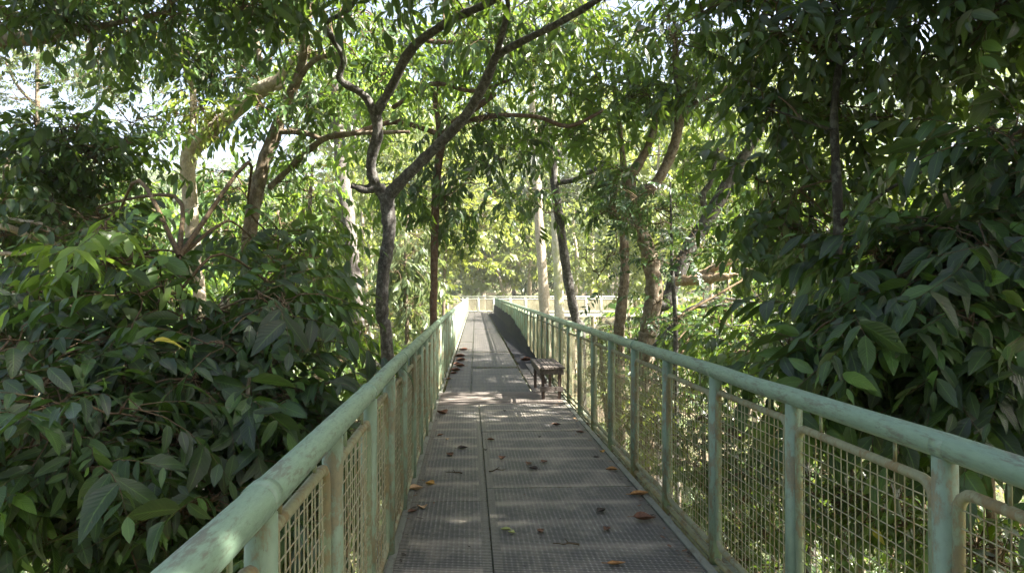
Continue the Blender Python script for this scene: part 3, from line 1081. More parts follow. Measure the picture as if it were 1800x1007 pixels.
tree('slender_tree', 'slender reddish trunk standing close beside the handrail under drooping leaf sprays', 'tree',
     [[(762, 575, 13, 13), (763, 500, 13, 13), (764, 400, 13, 14), (768, 320, 13, 15), (775, 260, 13, 15), (790, 225, 13, 14), (830, 195, 12.8, 12), (870, 165, 12.6, 9)],
      [(775, 260, 13, 12), (770, 210, 13, 10), (766, 160, 13, 9), (790, 90, 13, 7)],
      [(780, 240, 13, 10), (740, 225, 12.9, 10), (690, 215, 12.8, 9), (620, 235, 12.6, 8), (560, 246, 12.4, 7)],
      [(800, 220, 13, 10), (860, 205, 12.9, 9), (940, 205, 12.7, 8), (1000, 222, 12.6, 7), (1060, 195, 12.5, 6)],
      [(690, 190, 12.8, 8), (760, 148, 12.7, 8), (830, 160, 12.6, 7), (900, 140, 12.5, 6)],
      [(670, 65, 12.8, 8), (740, 72, 12.7, 8), (830, 75, 12.6, 7), (880, 60, 12.5, 5)]],
     [(740, 150, 190, 130, 13, 1.0, 34, 8, 0.45, 'lance', 'mid', 0.42, 1.0),
      (830, 250, 90, 60, 12.6, 0.7, 10, 7, 0.40, 'hang', 'dark', 0.5, 1.0),
      (800, 345, 95, 55, 12.8, 0.8, 12, 7, 0.38, 'hang', 'dark', 0.5, 1.0),
      (690, 330, 70, 60, 13.2, 0.6, 7, 6, 0.38, 'hang', 'mid', 0.4, 1.0),
      (930, 150, 110, 90, 13, 0.9, 16, 8, 0.45, 'lance', 'mid', 0.45, 1.0),
      (900, 40, 150, 70, 12.5, 0.9, 18, 8, 0.45, 'lance', 'mid', 0.5, 1.0)],
     'bark_red')

tree('branching_tree', 'leaning brown tree whose trunk sends one bent branch out low at the handrail side', 'tree',
     [[(436, 690, 9.6, 30), (432, 600, 9.6, 30), (430, 500, 9.6, 31), (440, 400, 9.6, 34), (460, 300, 9.6, 34), (482, 240, 9.6, 31), (500, 190, 9.6, 28), (528, 125, 9.6, 24), (538, 60, 9.5, 19), (548, -20, 9.4, 14)],
      [(474, 330, 9.6, 16), (505, 300, 9.5, 16), (545, 262, 9.4, 16), (580, 240, 9.3, 14), (640, 234, 9.2, 11), (720, 232, 9.1, 8)],
      [(486, 232, 9.6, 14), (530, 233, 9.5, 14), (565, 245, 9.4, 12)],
      [(505, 170, 9.6, 16), (548, 110, 9.5, 13), (590, 95, 9.4, 10)],
      [(462, 130, 9.7, 12), (450, 70, 9.8, 13), (436, 20, 9.8, 12), (425, -30, 9.8, 10)]],
     [(440, 80, 170, 100, 11.0, 0.9, 26, 8, 0.36, 'lance', 'dark', 0.42, 0.9),
      (480, 190, 90, 60, 9.2, 0.4, 7, 6, 0.33, 'lance', 'dark', 0.5, 0.9),
      (430, 310, 80, 90, 10.8, 0.5, 6, 5, 0.36, 'lance', 'dark', 0.45, 0.9),
      (540, 330, 40, 60, 10.2, 0.4, 4, 6, 0.33, 'lance', 'mid', 0.5, 0.9)],
     'bark_brown', thick=0.72)

tree('sunlit_tree', 'pale sunlit trunk with a long bare limb bending toward the leaning brown tree', 'tree',
     [[(352, 560, 10.6, 20), (343, 470, 10.6, 21), (337, 380, 10.6, 23), (330, 300, 10.6, 25), (336, 262, 10.6, 26)],
      [(336, 264, 10.6, 26), (372, 230, 10.5, 25), (420, 190, 10.4, 24), (450, 160, 10.3, 22), (490, 140, 10.2, 18), (520, 105, 10.1, 15), (570, 92, 10.0, 10)],
      [(334, 262, 10.6, 16), (340, 200, 10.6, 11), (335, 140, 10.6, 10), (310, 95, 10.5, 9), (270, 70, 10.4, 8), (215, 15, 10.3, 7)],
      [(430, 184, 10.4, 14), (470, 160, 10.3, 13), (500, 150, 10.2, 11)]],
     [(360, 195, 45, 30, 10.2, 0.4, 5, 5, 0.30, 'lance', 'lime', 0.6, 0.8),
      (330, 215, 50, 40, 10.2, 0.4, 5, 5, 0.30, 'lance', 'mid', 0.75, 0.8),
      (290, 80, 130, 70, 10.9, 0.8, 18, 8, 0.36, 'lance', 'dark', 0.45, 0.95),
      (215, 200, 80, 45, 10.8, 0.6, 6, 5, 0.33, 'near', 'grey', 0.35, 1.0),
      (420, 340, 40, 40, 11.6, 0.3, 4, 5, 0.33, 'lance', 'mid', 0.45, 0.9)],
     'bark_pale', thick=1.1)

tree('pole_tree', 'straight smooth grey pole trunk behind the forked tree', 'tree',
     [[(634, 640, 17, 17), (628, 540, 17, 20), (620, 460, 17, 25), (610, 380, 17, 27), (602, 310, 17, 24), (596, 250, 17, 20), (590, 160, 17, 16), (585, 80, 17, 12)]],
     [(575, 130, 120, 110, 16.5, 1.2, 22, 8, 0.55, 'lance', 'mid', 0.45, 1.15),
      (540, 330, 60, 90, 15.5, 0.8, 10, 7, 0.5, 'hang', 'mid', 0.6, 1.1)],
     'bark_pole')

tree('weeping_tree', 'light green weeping tree with hanging lance leaves below the grey pole trunk', 'tree',
     [[(560, 760, 13.5, 14), (556, 600, 13.5, 12), (548, 480, 13.5, 10), (545, 360, 13.5, 7), (550, 290, 13.5, 5)]],
     [(545, 470, 65, 150, 13.3, 0.9, 26, 8, 0.45, 'hang', 'mid', 0.62, 1.0),
      (610, 590, 45, 70, 12.6, 0.7, 12, 7, 0.42, 'hang', 'mid', 0.6, 1.0),
      (520, 620, 110, 90, 12.8, 0.8, 20, 7, 0.42, 'hang', 'mid', 0.4, 1.0)],
     'bark_brown')

tree('canopy_tree', 'shady tree with two heavy bare limbs and dark leaf sprays above the pale sky gap', 'tree',
     [[(-60, 110, 7.6, 36), (0, 74, 7.5, 32), (70, 66, 7.4, 26), (130, 56, 7.3, 18), (190, 44, 7.2, 10), (300, 20, 7.0, 6)],
      [(-60, -20, 7.3, 26), (0, 18, 7.2, 20), (50, 38, 7.2, 15), (82, 58, 7.2, 9)]],
     [(240, 10, 270, 45, 7.2, 0.8, 22, 7, 0.30, 'near', 'dark', 0.42, 0.9),
      (60, 10, 110, 40, 6.8, 0.7, 10, 8, 0.30, 'near', 'dark', 0.4, 0.9),
      (330, -260, 420, 230, 7.4, 2.0, 40, 9, 0.5, 'near', 'dark', 0.5, 1.2),
      ((-4.0, -5.5, 3.4), (4.4, 2.6, 4.8), 0, 0, 0, 0, 85, 9, 1.0, 'lance', 'dark', 0.4, 1.9)],  # unseen leaf mass behind the camera, added to block sky light
     'bark_brown', foot=False)

tree('spreading_tree', 'broad dark sapling crown with level leaf sprays hanging before the bright sky gap', 'tree',
     [[(22, 620, 8.2, 12), (24, 480, 8.2, 11), (18, 380, 8.2, 10), (10, 300, 8.2, 9), (30, 210, 8.2, 6)],
      [(18, 380, 8.2, 8), (80, 330, 8.1, 7), (150, 280, 8.0, 6), (230, 250, 7.9, 4)]],
     [(95, 255, 145, 60, 8.0, 0.9, 23, 7, 0.28, 'near', 'dark', 0.45, 0.95),
      (170, 245, 60, 40, 8.0, 0.6, 7, 6, 0.28, 'near', 'dark', 0.6, 0.95),
      (90, 330, 130, 50, 8.3, 0.8, 18, 7, 0.28, 'near', 'dark', 0.5, 0.9)],
     'bark_brown')

tree('broken_tree', 'pale crooked bare tree limbs reaching in level with the broad bush', 'tree',
     [[(120, 560, 7.2, 13), (104, 480, 7.2, 14), (92, 430, 7.2, 15), (40, 410, 7.1, 14), (12, 400, 7.0, 12), (-40, 396, 6.9, 10)],
      [(92, 432, 7.2, 9), (78, 398, 7.2, 9), (30, 388, 7.1, 8), (-30, 380, 7.0, 8)],
      [(96, 446, 7.2, 6), (50, 446, 7.1, 7), (-40, 446, 7.0, 8)]],
     [(40, 520, 90, 80, 8.2, 0.8, 9, 6, 0.35, 'small', 'grey', 0.5, 1.2)],
     'bark_pale')

tree('fine_leaved_tree', 'tall hazy tree with fine leaves showing sky through its crown behind the dark sprays', 'tree',
     [[(62, 420, 21, 9), (64, 300, 21, 9), (66, 200, 21, 8), (66, 100, 21, 6), (70, 40, 21, 4)],
      [(66, 150, 21, 5), (110, 142, 21, 5), (160, 128, 20.8, 4)],
      [(66, 190, 21, 5), (30, 150, 21, 5), (10, 110, 21, 4)]],
     [(120, 110, 190, 110, 21, 2.0, 60, 9, 0.75, 'tiny', 'grey', 0.35, 1.15),
      (50, 330, 120, 80, 22, 1.5, 22, 9, 0.75, 'tiny', 'grey', 0.45, 1.15)],
     'bark_brown')

# --- big-leaved saplings beside the handrail
tree('midstory_tree', 'dusky green midstory tree filling the space under the pale sky gap', 'tree',
     [[(150, 720, 14, 14), (148, 560, 14, 13), (152, 440, 14, 11), (165, 340, 14, 8), (160, 290, 14, 5)]],
     [(150, 400, 170, 90, 14, 1.2, 30, 8, 0.5, 'lance', 'dark', 0.55, 1.1),
      (60, 500, 110, 60, 13, 0.9, 12, 7, 0.5, 'lance', 'mid', 0.4, 1.1),
      (230, 330, 60, 40, 14.5, 0.8, 6, 6, 0.5, 'lance', 'mid', 0.5, 1.1)],
     'bark_brown')
tree('leafy_midstory_tree', 'leafy midstory tree with hanging leaves between the sunlit trunk and the grey pole trunk', 'tree',
     [[(470, 720, 12.5, 12), (466, 560, 12.5, 11), (478, 450, 12.5, 8), (490, 370, 12.5, 5)]],
     [(400, 430, 55, 70, 12.6, 0.7, 10, 7, 0.42, 'hang', 'mid', 0.4, 1.0),
      (500, 420, 60, 80, 12.6, 0.7, 12, 7, 0.42, 'hang', 'dark', 0.6, 1.0),
      (385, 560, 120, 60, 11.5, 0.9, 16, 7, 0.42, 'lance', 'dark', 0.5, 1.0)],
     'bark_brown')

tree('broad_leaf_sapling', 'glossy broad-leaved sapling with fresh pale and reddish leaves at its tip', 'sapling',
     [[(322, 1080, 5.2, 12), (318, 900, 5.2, 11), (322, 760, 5.2, 9), (322, 640, 5.2, 8), (318, 540, 5.2, 6), (316, 450, 5.2, 4)]],
     [(220, 590, 230, 105, 5.2, 0.8, 20, 6, 0.31, 'big', 'big', 0.42, 1.05),
      (180, 430, 80, 45, 5.0, 0.3, 7, 5, 0.22, 'big', 'mid', 0.78, 0.85),
      (250, 460, 70, 50, 5.3, 0.4, 5, 5, 0.24, 'big', 'big', 0.66, 0.85),
      (470, 520, 90, 45, 6.6, 0.5, 8, 5, 0.27, 'big', 'big', 0.5, 0.95),
      (80, 400, 120, 60, 7.4, 0.6, 12, 6, 0.30, 'near', 'dark', 0.5, 1.0),
      (150, 385, 60, 45, 7.8, 0.4, 6, 6, 0.30, 'near', 'dark', 0.45, 1.0),
      (500, 440, 60, 60, 7.4, 0.5, 8, 6, 0.30, 'near', 'dark', 0.45, 1.0),
      (500, 480, 70, 70, 8.2, 0.5, 8, 6, 0.32, 'hang', 'mid', 0.45, 0.9),
      (330, 690, 200, 90, 4.9, 0.7, 18, 6, 0.28, 'big', 'big', 0.35, 1.0),
      (430, 590, 130, 70, 5.0, 0.5, 12, 6, 0.26, 'big', 'big', 0.45, 1.0)],
     'bark_red')
tree('glossy_bush', 'dense dark glossy bush crowding the lower handrail with large drooping leaves', 'bush',
     [[(440, 1200, 4.6, 14), (430, 1000, 4.6, 13), (420, 860, 4.6, 11), (430, 740, 4.6, 8), (440, 650, 4.6, 6)]],
     [(400, 820, 150, 130, 4.5, 0.6, 19, 6, 0.27, 'big', 'big', 0.30, 1.0),
      (500, 680, 100, 100, 4.9, 0.5, 14, 6, 0.26, 'big', 'big', 0.40, 1.0),
      (300, 960, 130, 90, 4.2, 0.5, 12, 7, 0.25, 'big', 'big', 0.32, 0.95)],
     'bark_brown')
tree('drooping_bush', 'dark bush at the frame edge with greyish drooping leaves and one pale hanging leaf', 'bush',
     [[(90, 1250, 4.4, 14), (95, 1050, 4.4, 12), (100, 900, 4.4, 10), (90, 780, 4.4, 7), (80, 680, 4.4, 5)]],
     [(70, 700, 150, 120, 4.6, 0.7, 18, 6, 0.28, 'big', 'big', 0.36, 1.0),
      (110, 880, 170, 110, 4.2, 0.6, 18, 6, 0.27, 'big', 'big', 0.30, 1.0),
      (160, 770, 140, 80, 4.0, 0.5, 13, 6, 0.24, 'big', 'big', 0.48, 0.95),
      (60, 560, 110, 70, 5.6, 0.6, 11, 6, 0.27, 'big', 'big', 0.42, 1.0)],
     'bark_brown')
tree('flaking_tree', 'pale flaking trunk glimpsed through the glossy bush', 'tree',
     [[(372, 1080, 7.4, 46), (380, 860, 7.4, 44), (386, 700, 7.4, 38), (392, 600, 7.4, 26), (396, 520, 7.4, 14)]], [], 'bark_pale')
tree('pale_stem_tree', 'thin pale stem glimpsed low between the two dark bushes', 'tree',
     [[(272, 1060, 6.4, 22), (268, 940, 6.4, 20), (264, 860, 6.4, 18), (262, 780, 6.4, 14), (270, 640, 6.4, 8)]], [], 'bark_pale')

# --- the other side
tree('curved_tree', 'thin curved dark trunk rising from behind the railing before the pale cross bridge', 'tree',
     [[(1022, 600, 17, 17), (1013, 565, 17, 16), (1000, 500, 17, 16), (988, 420, 17, 16), (978, 350, 17, 16), (973, 292, 17, 14), (985, 272, 17, 10), (955, 245, 17, 7), (950, 230, 17, 5)],
      [(976, 322, 17, 10), (1010, 316, 16.8, 10), (1045, 298, 16.6, 9), (1075, 288, 16.4, 7)]],
     [(928, 365, 38, 42, 16.6, 0.4, 8, 7, 0.40, 'hang', 'dark', 0.38, 1.05),
      (965, 245, 60, 45, 16.8, 0.6, 9, 7, 0.42, 'hang', 'dark', 0.45, 1.05),
      (1040, 340, 55, 55, 16.6, 0.6, 9, 7, 0.42, 'lance', 'dark', 0.5, 1.0)],
     'bark_grey')
tree('twin_limb_tree', 'stout lichen-spotted tree dividing into two rising limbs behind the railing', 'tree',
     [[(1136, 640, 13, 30), (1140, 580, 13, 30), (1150, 510, 13, 31), (1142, 450, 13, 28), (1122, 395, 13, 26), (1108, 345, 13, 26), (1104, 310, 13, 24)],
      [(1104, 316, 13, 18), (1130, 275, 12.9, 15), (1150, 225, 12.8, 12), (1146, 180, 12.8, 9)],
      [(1112, 345, 13, 22), (1150, 325, 12.9, 20), (1180, 270, 12.8, 18), (1194, 210, 12.7, 16), (1190, 140, 12.6, 13), (1186, 70, 12.5, 10)],
      [(1196, 205, 12.7, 12), (1230, 178, 12.4, 10), (1290, 150, 12.0, 8), (1350, 120, 11.6, 6)]],
     [(1120, 90, 130, 110, 12.8, 1.2, 30, 8, 0.45, 'lance', 'mid', 0.68, 1.05),
      (1060, 190, 90, 80, 13.2, 0.9, 14, 8, 0.45, 'lance', 'mid', 0.55, 1.05),
      (1220, 110, 110, 90, 12.4, 1.0, 16, 8, 0.42, 'lance', 'dark', 0.5, 1.0),
      (1080, 330, 45, 40, 12.8, 0.5, 7, 7, 0.36, 'hang', 'dark', 0.35, 1.0),
      ((7.0, 12.2, 9.2), (2.8, 4.6, 1.9), 0, 0, 0, 0, 70, 9, 0.9, 'lance', 'mid', 0.5, 1.7)],  # unseen high crown added to shade the deck around the bench
     'bark_brown')
tree('second_trunk_tree', 'straight speckled trunk beside the stout two-limbed tree', 'tree',
     [[(1088, 620, 14, 20), (1090, 560, 14, 19), (1098, 490, 14, 17), (1097, 420, 14, 16), (1100, 350, 14, 14), (1092, 250, 14, 10), (1075, 120, 14, 7)]],
     [(1240, 300, 90, 70, 14.4, 0.8, 12, 7, 0.42, 'lance', 'mid', 0.6, 1.05),
      (1180, 220, 60, 70, 14.6, 0.7, 8, 7, 0.42, 'lance', 'mid', 0.6, 1.05)],
     'bark_brown')
tree('leaning_tree', 'tree leaning hard over toward the dark foliage above the broken orange limb', 'tree',
     [[(1146, 585, 13.6, 26), (1172, 530, 13.6, 26), (1192, 480, 13.6, 26), (1212, 435, 13.6, 26), (1240, 392, 13.6, 25), (1268, 345, 13.5, 24), (1292, 300, 13.4, 21), (1330, 240, 13.2, 14), (1360, 190, 13, 9)],
      [(1150, 610, 12.6, 9), (1180, 575, 12.5, 9), (1216, 541, 12.4, 8), (1262, 538, 12.3, 7), (1322, 524, 12.2, 4), (1370, 500, 12.1, 2)],
      [(1216, 543, 12.4, 5), (1250, 525, 12.4, 5), (1315, 529, 12.3, 4), (1350, 540, 12.2, 2)],
      [(1210, 550, 12.4, 4), (1240, 565, 12.3, 4), (1290, 572, 12.2, 3), (1330, 570, 12.1, 2)],
      [(1262, 538, 12.3, 3), (1250, 570, 12.3, 2), (1258, 600, 12.3, 2)],
      [(1245, 385, 13.6, 12), (1235, 345, 13.5, 11), (1250, 318, 13.4, 8), (1262, 260, 13.3, 5)]],
     [(1300, 340, 110, 110, 14.8, 0.8, 20, 8, 0.42, 'lance', 'mid', 0.42, 1.0),
      (1270, 440, 80, 50, 15.0, 0.7, 10, 7, 0.42, 'lance', 'mid', 0.40, 1.0),
      (1380, 430, 110, 100, 14.5, 0.8, 18, 8, 0.45, 'lance', 'dark', 0.45, 1.0)],
     'bark_grey')
tree('broken_limb', 'broken orange dead limb lit by sun, sticking out from the leaning tree', 'dead limb',
     [[(1190, 496, 13.3, 20), (1215, 492, 13.0, 21), (1250, 488, 12.7, 19), (1276, 486, 12.5, 13), (1290, 482, 12.45, 5), (1302, 484, 12.4, 1)],
      [(1222, 486, 13.0, 16), (1262, 469, 12.7, 15), (1304, 450, 12.5, 7)],
      [(1284, 470, 12.6, 5), (1280, 500, 12.5, 4), (1286, 530, 12.5, 3), (1274, 560, 12.5, 2)],
      [(1245, 494, 12.7, 4), (1236, 520, 12.6, 3), (1246, 545, 12.6, 2)]], [], 'bark_dead', foot=False, wob=0.16, thick=0.85)
tree('small_leaved_sapling', 'thin dark upright sapling with tiny leaves in front of the stout two-limbed tree', 'sapling',
     [[(1188, 640, 10.8, 9), (1187, 560, 10.8, 8), (1182, 480, 10.8, 7), (1180, 400, 10.8, 5), (1178, 320, 10.8, 3)]],
     [(1170, 420, 90, 70, 10.9, 0.6, 14, 6, 0.28, 'small', 'small', 0.42, 1.0),
      (1060, 440, 45, 70, 11.2, 0.5, 9, 6, 0.30, 'small', 'small', 0.45, 1.0),
      (1220, 560, 90, 45, 11.2, 0.6, 12, 6, 0.30, 'small', 'small', 0.45, 1.0),
      (1290, 600, 90, 60, 12.0, 0.7, 14, 6, 0.36, 'lance', 'dark', 0.4, 0.9),
      (1200, 590, 60, 40, 15.0, 0.8, 14, 6, 0.42, 'hang', 'dark', 0.45, 1.0),
      (1340, 540, 60, 50, 14.6, 0.6, 12, 6, 0.40, 'hang', 'dark', 0.45, 1.0),
      (1120, 350, 50, 40, 10.8, 0.5, 7, 7, 0.30, 'small', 'small', 0.40, 1.0)],
     'bark_grey')
tree('shade_tree', 'tall dark tree with a thin upright lichen-blotched trunk and heavy shading leaves', 'tree',
     [[(1474, 560, 6.0, 17), (1472, 480, 6.0, 17), (1474, 400, 6.0, 17), (1470, 300, 6.0, 16), (1466, 200, 6.0, 13), (1474, 110, 6.0, 12), (1472, 20, 6.0, 11), (1470, -200, 6.0, 11), (1480, -600, 6.0, 10), (1560, -1100, 6.2, 7)],
      [(1468, 230, 6.0, 6), (1420, 215, 5.9, 5), (1350, 190, 5.8, 4)],
      [(1474, 120, 6.0, 6), (1520, 85, 5.9, 5), (1580, 50, 5.8, 4)],
      [(1476, 400, 6.0, 7), (1560, 335, 5.7, 6), (1640, 290, 5.5, 5), (1740, 215, 5.3, 4)]],
     [(1420, 170, 170, 170, 6.8, 0.6, 26, 6, 0.26, 'near', 'dark', 0.36, 0.95),
      (1370, 40, 200, 55, 6.0, 0.7, 16, 7, 0.26, 'near', 'dark', 0.36, 0.95),
      (1710, 40, 170, 60, 5.4, 0.7, 22, 8, 0.27, 'near', 'dark', 0.28, 1.0),
      (1600, 180, 220, 90, 6.3, 0.6, 12, 6, 0.27, 'near', 'dark', 0.40, 1.0),
      (1490, 380, 180, 100, 6.8, 0.6, 22, 6, 0.27, 'near', 'dark', 0.36, 1.0),
      (1600, -330, 360, 300, 5.8, 1.6, 46, 9, 0.45, 'near', 'dark', 0.4, 1.3),
      ((6.3, 0.6, 9.4), (3.6, 8.6, 2.8), 0, 0, 0, 0, 200, 10, 1.0, 'lance', 'dark', 0.4, 2.3),  # crown mass above the view, added to keep sun off the near deck
      ((4.8, -6.0, 3.6), (4.2, 2.4, 4.6), 0, 0, 0, 0, 80, 9, 1.0, 'lance', 'dark', 0.4, 1.9),  # leaves added behind the camera to cut the open sky
      ((4.2, 0.5, 6.8), (2.0, 4.0, 1.6), 0, 0, 0, 0, 70, 9, 0.8, 'lance', 'dark', 0.4, 1.8)],  # second unseen layer added against sun gaps on the handrail
     'bark_dark')
tree('second_stem_tree', 'thin dark stem with sparse twigs next to the lichen-blotched trunk', 'tree',
     [[(1420, 620, 7.4, 12), (1424, 500, 7.4, 11), (1426, 380, 7.4, 10), (1424, 250, 7.4, 8), (1430, 120, 7.4, 6)]],
     [(1400, 320, 100, 90, 7.4, 0.6, 13, 7, 0.28, 'near', 'dark', 0.40, 0.95),
      (1420, 440, 40, 110, 9.2, 0.6, 14, 7, 0.34, 'near', 'dark', 0.42, 1.1),
      (1340, 620, 60, 35, 9.5, 0.6, 8, 7, 0.34, 'near', 'dark', 0.42, 1.1),
      (1410, 570, 80, 80, 8.0, 0.7, 13, 7, 0.30, 'near', 'dark', 0.36, 0.95)],
     'bark_dark')
tree('large_leaf_tree', 'large-leaved dark tree leaning over the railing with an orange dying leaf', 'tree',
     [[(1760, 1150, 4.4, 20), (1742, 900, 4.4, 18), (1730, 700, 4.4, 15), (1715, 560, 4.4, 12), (1690, 430, 4.4, 9), (1660, 340, 4.4, 6)],
      [(1724, 640, 4.4, 8), (1650, 600, 4.3, 6), (1560, 570, 4.2, 5), (1470, 560, 4.2, 3)]],
     [(1690, 480, 150, 110, 4.5, 0.6, 26, 7, 0.26, 'big', 'big', 0.32, 1.05),
      (1560, 620, 150, 90, 4.4, 0.6, 22, 7, 0.26, 'big', 'big', 0.34, 1.05),
      (1740, 680, 110, 90, 4.0, 0.5, 16, 7, 0.25, 'big', 'big', 0.26, 1.0),
      (1390, 600, 65, 35, 4.6, 0.3, 6, 4, 0.20, 'big', 'big', 0.84, 1.0),
      (1650, 560, 60, 60, 3.9, 0.3, 4, 4, 0.20, 'big', 'big', 0.80, 1.0),
      (1470, 650, 50, 40, 4.2, 0.3, 4, 4, 0.2, 'big', 'big', 0.78, 0.95),
      ((5.4, 3.2, 3.0), (1.3, 3.6, 3.0), 0, 0, 0, 0, 45, 8, 0.6, 'near', 'big', 0.32, 1.5),  # foliage added out of view to keep sun off the near leaves
      (1780, 330, 100, 120, 4.8, 0.6, 16, 7, 0.26, 'big', 'big', 0.30, 1.05)],
     'bark_brown')

# --- low shrubs seen through the wire mesh
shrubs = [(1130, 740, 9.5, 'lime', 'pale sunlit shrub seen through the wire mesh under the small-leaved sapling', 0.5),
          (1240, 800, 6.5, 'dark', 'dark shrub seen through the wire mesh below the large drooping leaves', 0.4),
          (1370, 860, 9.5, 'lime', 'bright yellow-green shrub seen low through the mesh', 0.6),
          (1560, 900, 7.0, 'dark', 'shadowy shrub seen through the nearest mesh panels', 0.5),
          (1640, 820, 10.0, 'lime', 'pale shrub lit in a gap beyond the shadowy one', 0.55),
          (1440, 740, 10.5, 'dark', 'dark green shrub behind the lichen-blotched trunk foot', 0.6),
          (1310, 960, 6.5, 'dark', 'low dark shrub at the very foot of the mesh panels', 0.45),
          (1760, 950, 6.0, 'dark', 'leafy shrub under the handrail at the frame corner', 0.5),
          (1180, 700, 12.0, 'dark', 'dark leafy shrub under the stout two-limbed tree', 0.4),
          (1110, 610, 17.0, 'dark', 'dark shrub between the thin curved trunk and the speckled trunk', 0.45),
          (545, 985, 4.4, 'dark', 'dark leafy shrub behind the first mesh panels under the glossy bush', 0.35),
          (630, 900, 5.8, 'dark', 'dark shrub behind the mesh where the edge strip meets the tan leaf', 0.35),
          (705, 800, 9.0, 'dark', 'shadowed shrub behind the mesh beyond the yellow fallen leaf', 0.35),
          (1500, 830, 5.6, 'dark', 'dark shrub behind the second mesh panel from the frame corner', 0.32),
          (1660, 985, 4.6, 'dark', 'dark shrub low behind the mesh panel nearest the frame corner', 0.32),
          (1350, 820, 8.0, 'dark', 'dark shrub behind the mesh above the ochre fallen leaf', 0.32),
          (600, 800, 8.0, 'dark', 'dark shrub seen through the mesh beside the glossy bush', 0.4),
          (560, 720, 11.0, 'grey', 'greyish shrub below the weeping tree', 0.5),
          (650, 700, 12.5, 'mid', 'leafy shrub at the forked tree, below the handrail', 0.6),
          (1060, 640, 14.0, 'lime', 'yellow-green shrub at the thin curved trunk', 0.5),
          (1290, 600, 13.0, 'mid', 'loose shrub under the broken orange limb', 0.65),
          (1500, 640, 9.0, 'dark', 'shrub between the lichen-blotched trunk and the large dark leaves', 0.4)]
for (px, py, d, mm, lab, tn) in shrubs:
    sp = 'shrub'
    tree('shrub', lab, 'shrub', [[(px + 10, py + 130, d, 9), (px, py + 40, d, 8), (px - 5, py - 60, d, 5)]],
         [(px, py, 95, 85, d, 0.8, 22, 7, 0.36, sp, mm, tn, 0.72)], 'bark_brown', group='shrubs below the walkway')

# --- trees further off
tree('speckled_trunk_tree', 'tall pink-speckled trunk behind the bridge corner, next to the yellow-lit pole', 'tree',
     [[(960, 640, 40, 19), (955, 500, 40, 18), (948, 400, 40, 16), (940, 250, 40, 14), (934, 120, 40, 11), (930, 0, 40, 8)]],
     [(930, 60, 150, 120, 40, 3, 26, 10, 1.3, 'far', 'lime', 0.4, 1.3)], 'bark_pale')
tree('mossy_pole_tree', 'bright yellow-lit mossy pole trunk in front of the cross bridge', 'tree',
     [[(986, 680, 38, 17), (983, 540, 38, 17), (979, 440, 38, 17), (974, 300, 38, 15), (970, 180, 38, 12), (968, 40, 38, 9)]],
     [(1010, 90, 120, 110, 38, 3, 22, 10, 1.2, 'far', 'lime', 0.35, 1.3)], 'bark_moss')
tree('pale_leaved_tree', 'sunlit tree with big pale yellow-green leaves above the end of the deck', 'tree',
     [[(890, 620, 58, 5), (885, 520, 58, 5), (872, 470, 58, 4), (860, 430, 58, 3)], [(885, 515, 58, 3), (905, 480, 58, 3), (920, 450, 58, 2)], [(872, 470, 58, 3), (850, 455, 58, 2)]],
     [(880, 450, 85, 65, 58, 2.0, 30, 8, 1.3, 'maca', 'lime', 0.72, 2.0)], 'bark_pale')
tree('feathery_tree', 'feathery yellow-green tree behind the slender reddish trunk', 'tree',
     [[(780, 640, 27, 7), (780, 520, 27, 6), (785, 420, 27, 5), (795, 320, 27, 4)]],
     [(800, 400, 75, 110, 27, 1.4, 40, 9, 0.8, 'tiny', 'lime', 0.62, 1.6)], 'bark_brown')
tree('hanging_leaf_tree', 'grey-green tree with hanging leaves between forked tree and slender trunk', 'tree',
     [[(715, 700, 20, 8), (715, 560, 20, 7), (712, 450, 20, 5), (718, 360, 20, 4)]],
     [(715, 500, 48, 110, 20, 1.0, 30, 8, 0.6, 'hang', 'grey', 0.55, 1.3)], 'bark_brown')

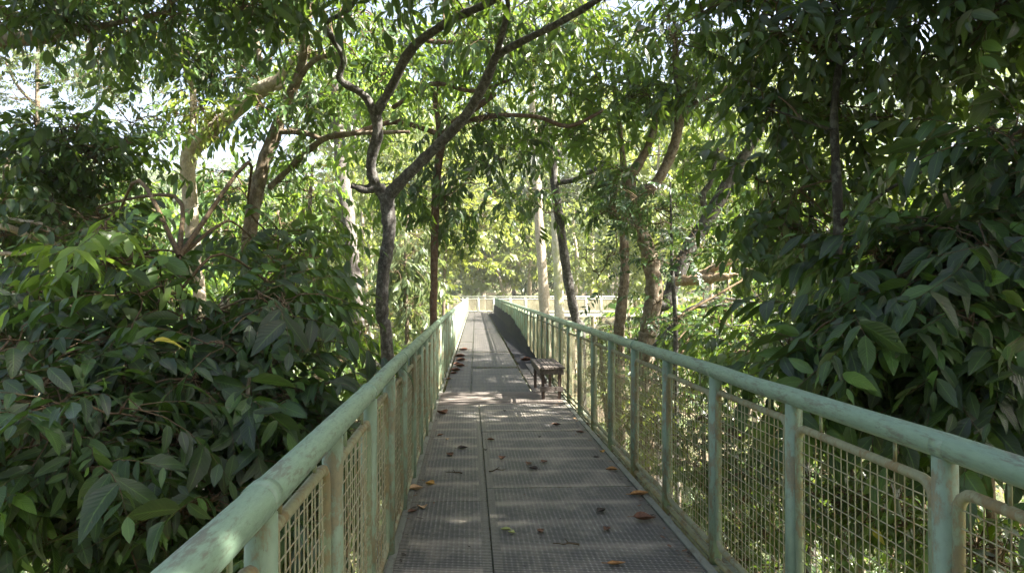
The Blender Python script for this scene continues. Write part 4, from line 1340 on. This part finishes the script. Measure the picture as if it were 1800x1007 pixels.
kinds = [('sunlit_forest_tree', 'pale yellow-green sunlit tree in the far forest', 'lime', 'pale sunlit trees in the far forest'),
         ('grey_forest_tree', 'greyish green tree standing back in the forest', 'grey', 'greyish trees in the forest'),
         ('green_forest_tree', 'mid-green tree standing back in the forest', 'mid', 'green trees in the forest')]
for (px, py, d, rx, ry, kd) in [
        (430, 450, 26, 110, 100, 2), (270, 390, 40, 120, 70, 2), (130, 420, 30, 120, 100, 1), (30, 470, 24, 110, 120, 1), (330, 440, 22, 100, 110, 2),
        (520, 400, 36, 110, 110, 0), (640, 420, 34, 90, 170, 0), (650, 230, 48, 120, 130, 0), (760, 300, 62, 100, 120, 0), (850, 260, 75, 110, 110, 0),
        (900, 420, 80, 110, 90, 1), (1000, 440, 74, 80, 60, 1), (1080, 400, 78, 90, 90, 0), (1040, 250, 64, 100, 100, 0), (1160, 330, 36, 110, 130, 0),
        (1280, 480, 30, 110, 110, 0), (1250, 260, 44, 110, 100, 0), (1400, 300, 34, 130, 130, 0), (1420, 520, 24, 120, 110, 2), (1560, 440, 30, 140, 110, 0),
        (1700, 400, 26, 130, 90, 0), (1740, 560, 20, 140, 130, 2), (1580, 620, 20, 130, 110, 0), (480, 600, 19, 110, 90, 2), (200, 560, 17, 150, 100, 2),
        (740, 560, 42, 60, 70, 0), (690, 400, 40, 60, 110, 0), (820, 420, 62, 60, 80, 0), (930, 330, 64, 70, 90, 0), (1010, 420, 60, 70, 70, 0), (1130, 450, 44, 60, 80, 0), (1180, 600, 24, 100, 70, 2), (620, 130, 44, 90, 80, 2), (1330, 120, 40, 110, 90, 0), (60, 320, 44, 100, 50, 1)]:
    nm, lab, mm, grp = kinds[kd]
    rr = rx * d / F
    area = (rx * d / F) * (ry * d / F)
    ncl = int(np.clip(area * 2.4, 16, 48))
    sc = 1.0 + d / 60
    tree(nm, lab, 'tree', [[(px, py + ry + 120, d, 8), (px + 4, py + ry * .5, d, 7), (px - 3, py - ry * .2, d, 5), (px, py - ry * .7, d, 3)]],
         [(px, py, rx, ry, d, min(3, rr * .8), ncl, 10, 0.6 + d / 55, 'farlance' if kd == 1 else 'far', mm, 0.45, sc)], 'bark_pole' if kd else 'bark_pale', group=grp)


# --- the hillside forest behind and the undergrowth
def mass(name, n, area, spec, mm, tone, sc, zr, lab):
    b = MB()
    pts = area(n)
    z = gz(pts[:, 0], pts[:, 1]) + rng.random(n) ** 1.5 * zr * np.where((zr > 5) & (pts[:, 0] < -0.22 * pts[:, 1]), 0.35, 1.0)
    pos = np.column_stack([pts, z])
    put_sprays(b, spec, pos, rng.uniform(0, 6.28, n), 0.3 + 0.3 * rng.standard_normal(n), 0.3 * rng.standard_normal(n), sc * rng.uniform(.6, 1.3, n),
               np.clip(tone + 0.22 * rng.standard_normal(n), 0, .93))
    o = b.build(name, [M[mm], M['twig']])
    tag(o, lab, 'plants', kind='stuff')


def fan(r0, r1, half):
    def f(n):
        r = np.sqrt(rng.uniform(r0 * r0, r1 * r1, n))
        a = rng.uniform(-half, half, n) + R(3)
        p = np.column_stack([r * np.sin(a), r * np.cos(a)])
        return p
    return f


mass('undergrowth', 15000, fan(2, 34, R(46)), 'shrub', 'dark', 0.5, 1.0, 1.6, 'leafy undergrowth covering the forest floor')
mass('undergrowth', 5000, fan(8, 46, R(44)), 'shrub', 'lime', 0.4, 1.0, 1.6, 'pale leafy undergrowth on sunlit patches of forest floor')
mass('far_forest', 15000, fan(66, 150, R(44)), 'far', 'grey', 0.5, 3.4, 24.0, 'wooded hillside behind the trees')


# ------------------------------------------------------------------ the air
HAZE = 0.0006
k = NT('haze_air')
pv = k.n('VolumePrincipled')
pv.inputs['Color'].default_value = (0.92, 0.95, 1.0, 1)
pv.inputs['Density'].default_value = HAZE
pv.inputs['Anisotropy'].default_value = 0.2
k.t.nodes.remove(k.b)
k.l(pv.outputs[0], k.out.inputs['Volume'])
b = MB()
b.box((0, 215, 24), (900, 790, 92))
tag(b.build('haze', k.m), 'thin bright haze between the trees', 'haze', kind='stuff')
cy.volume_bounces = 1
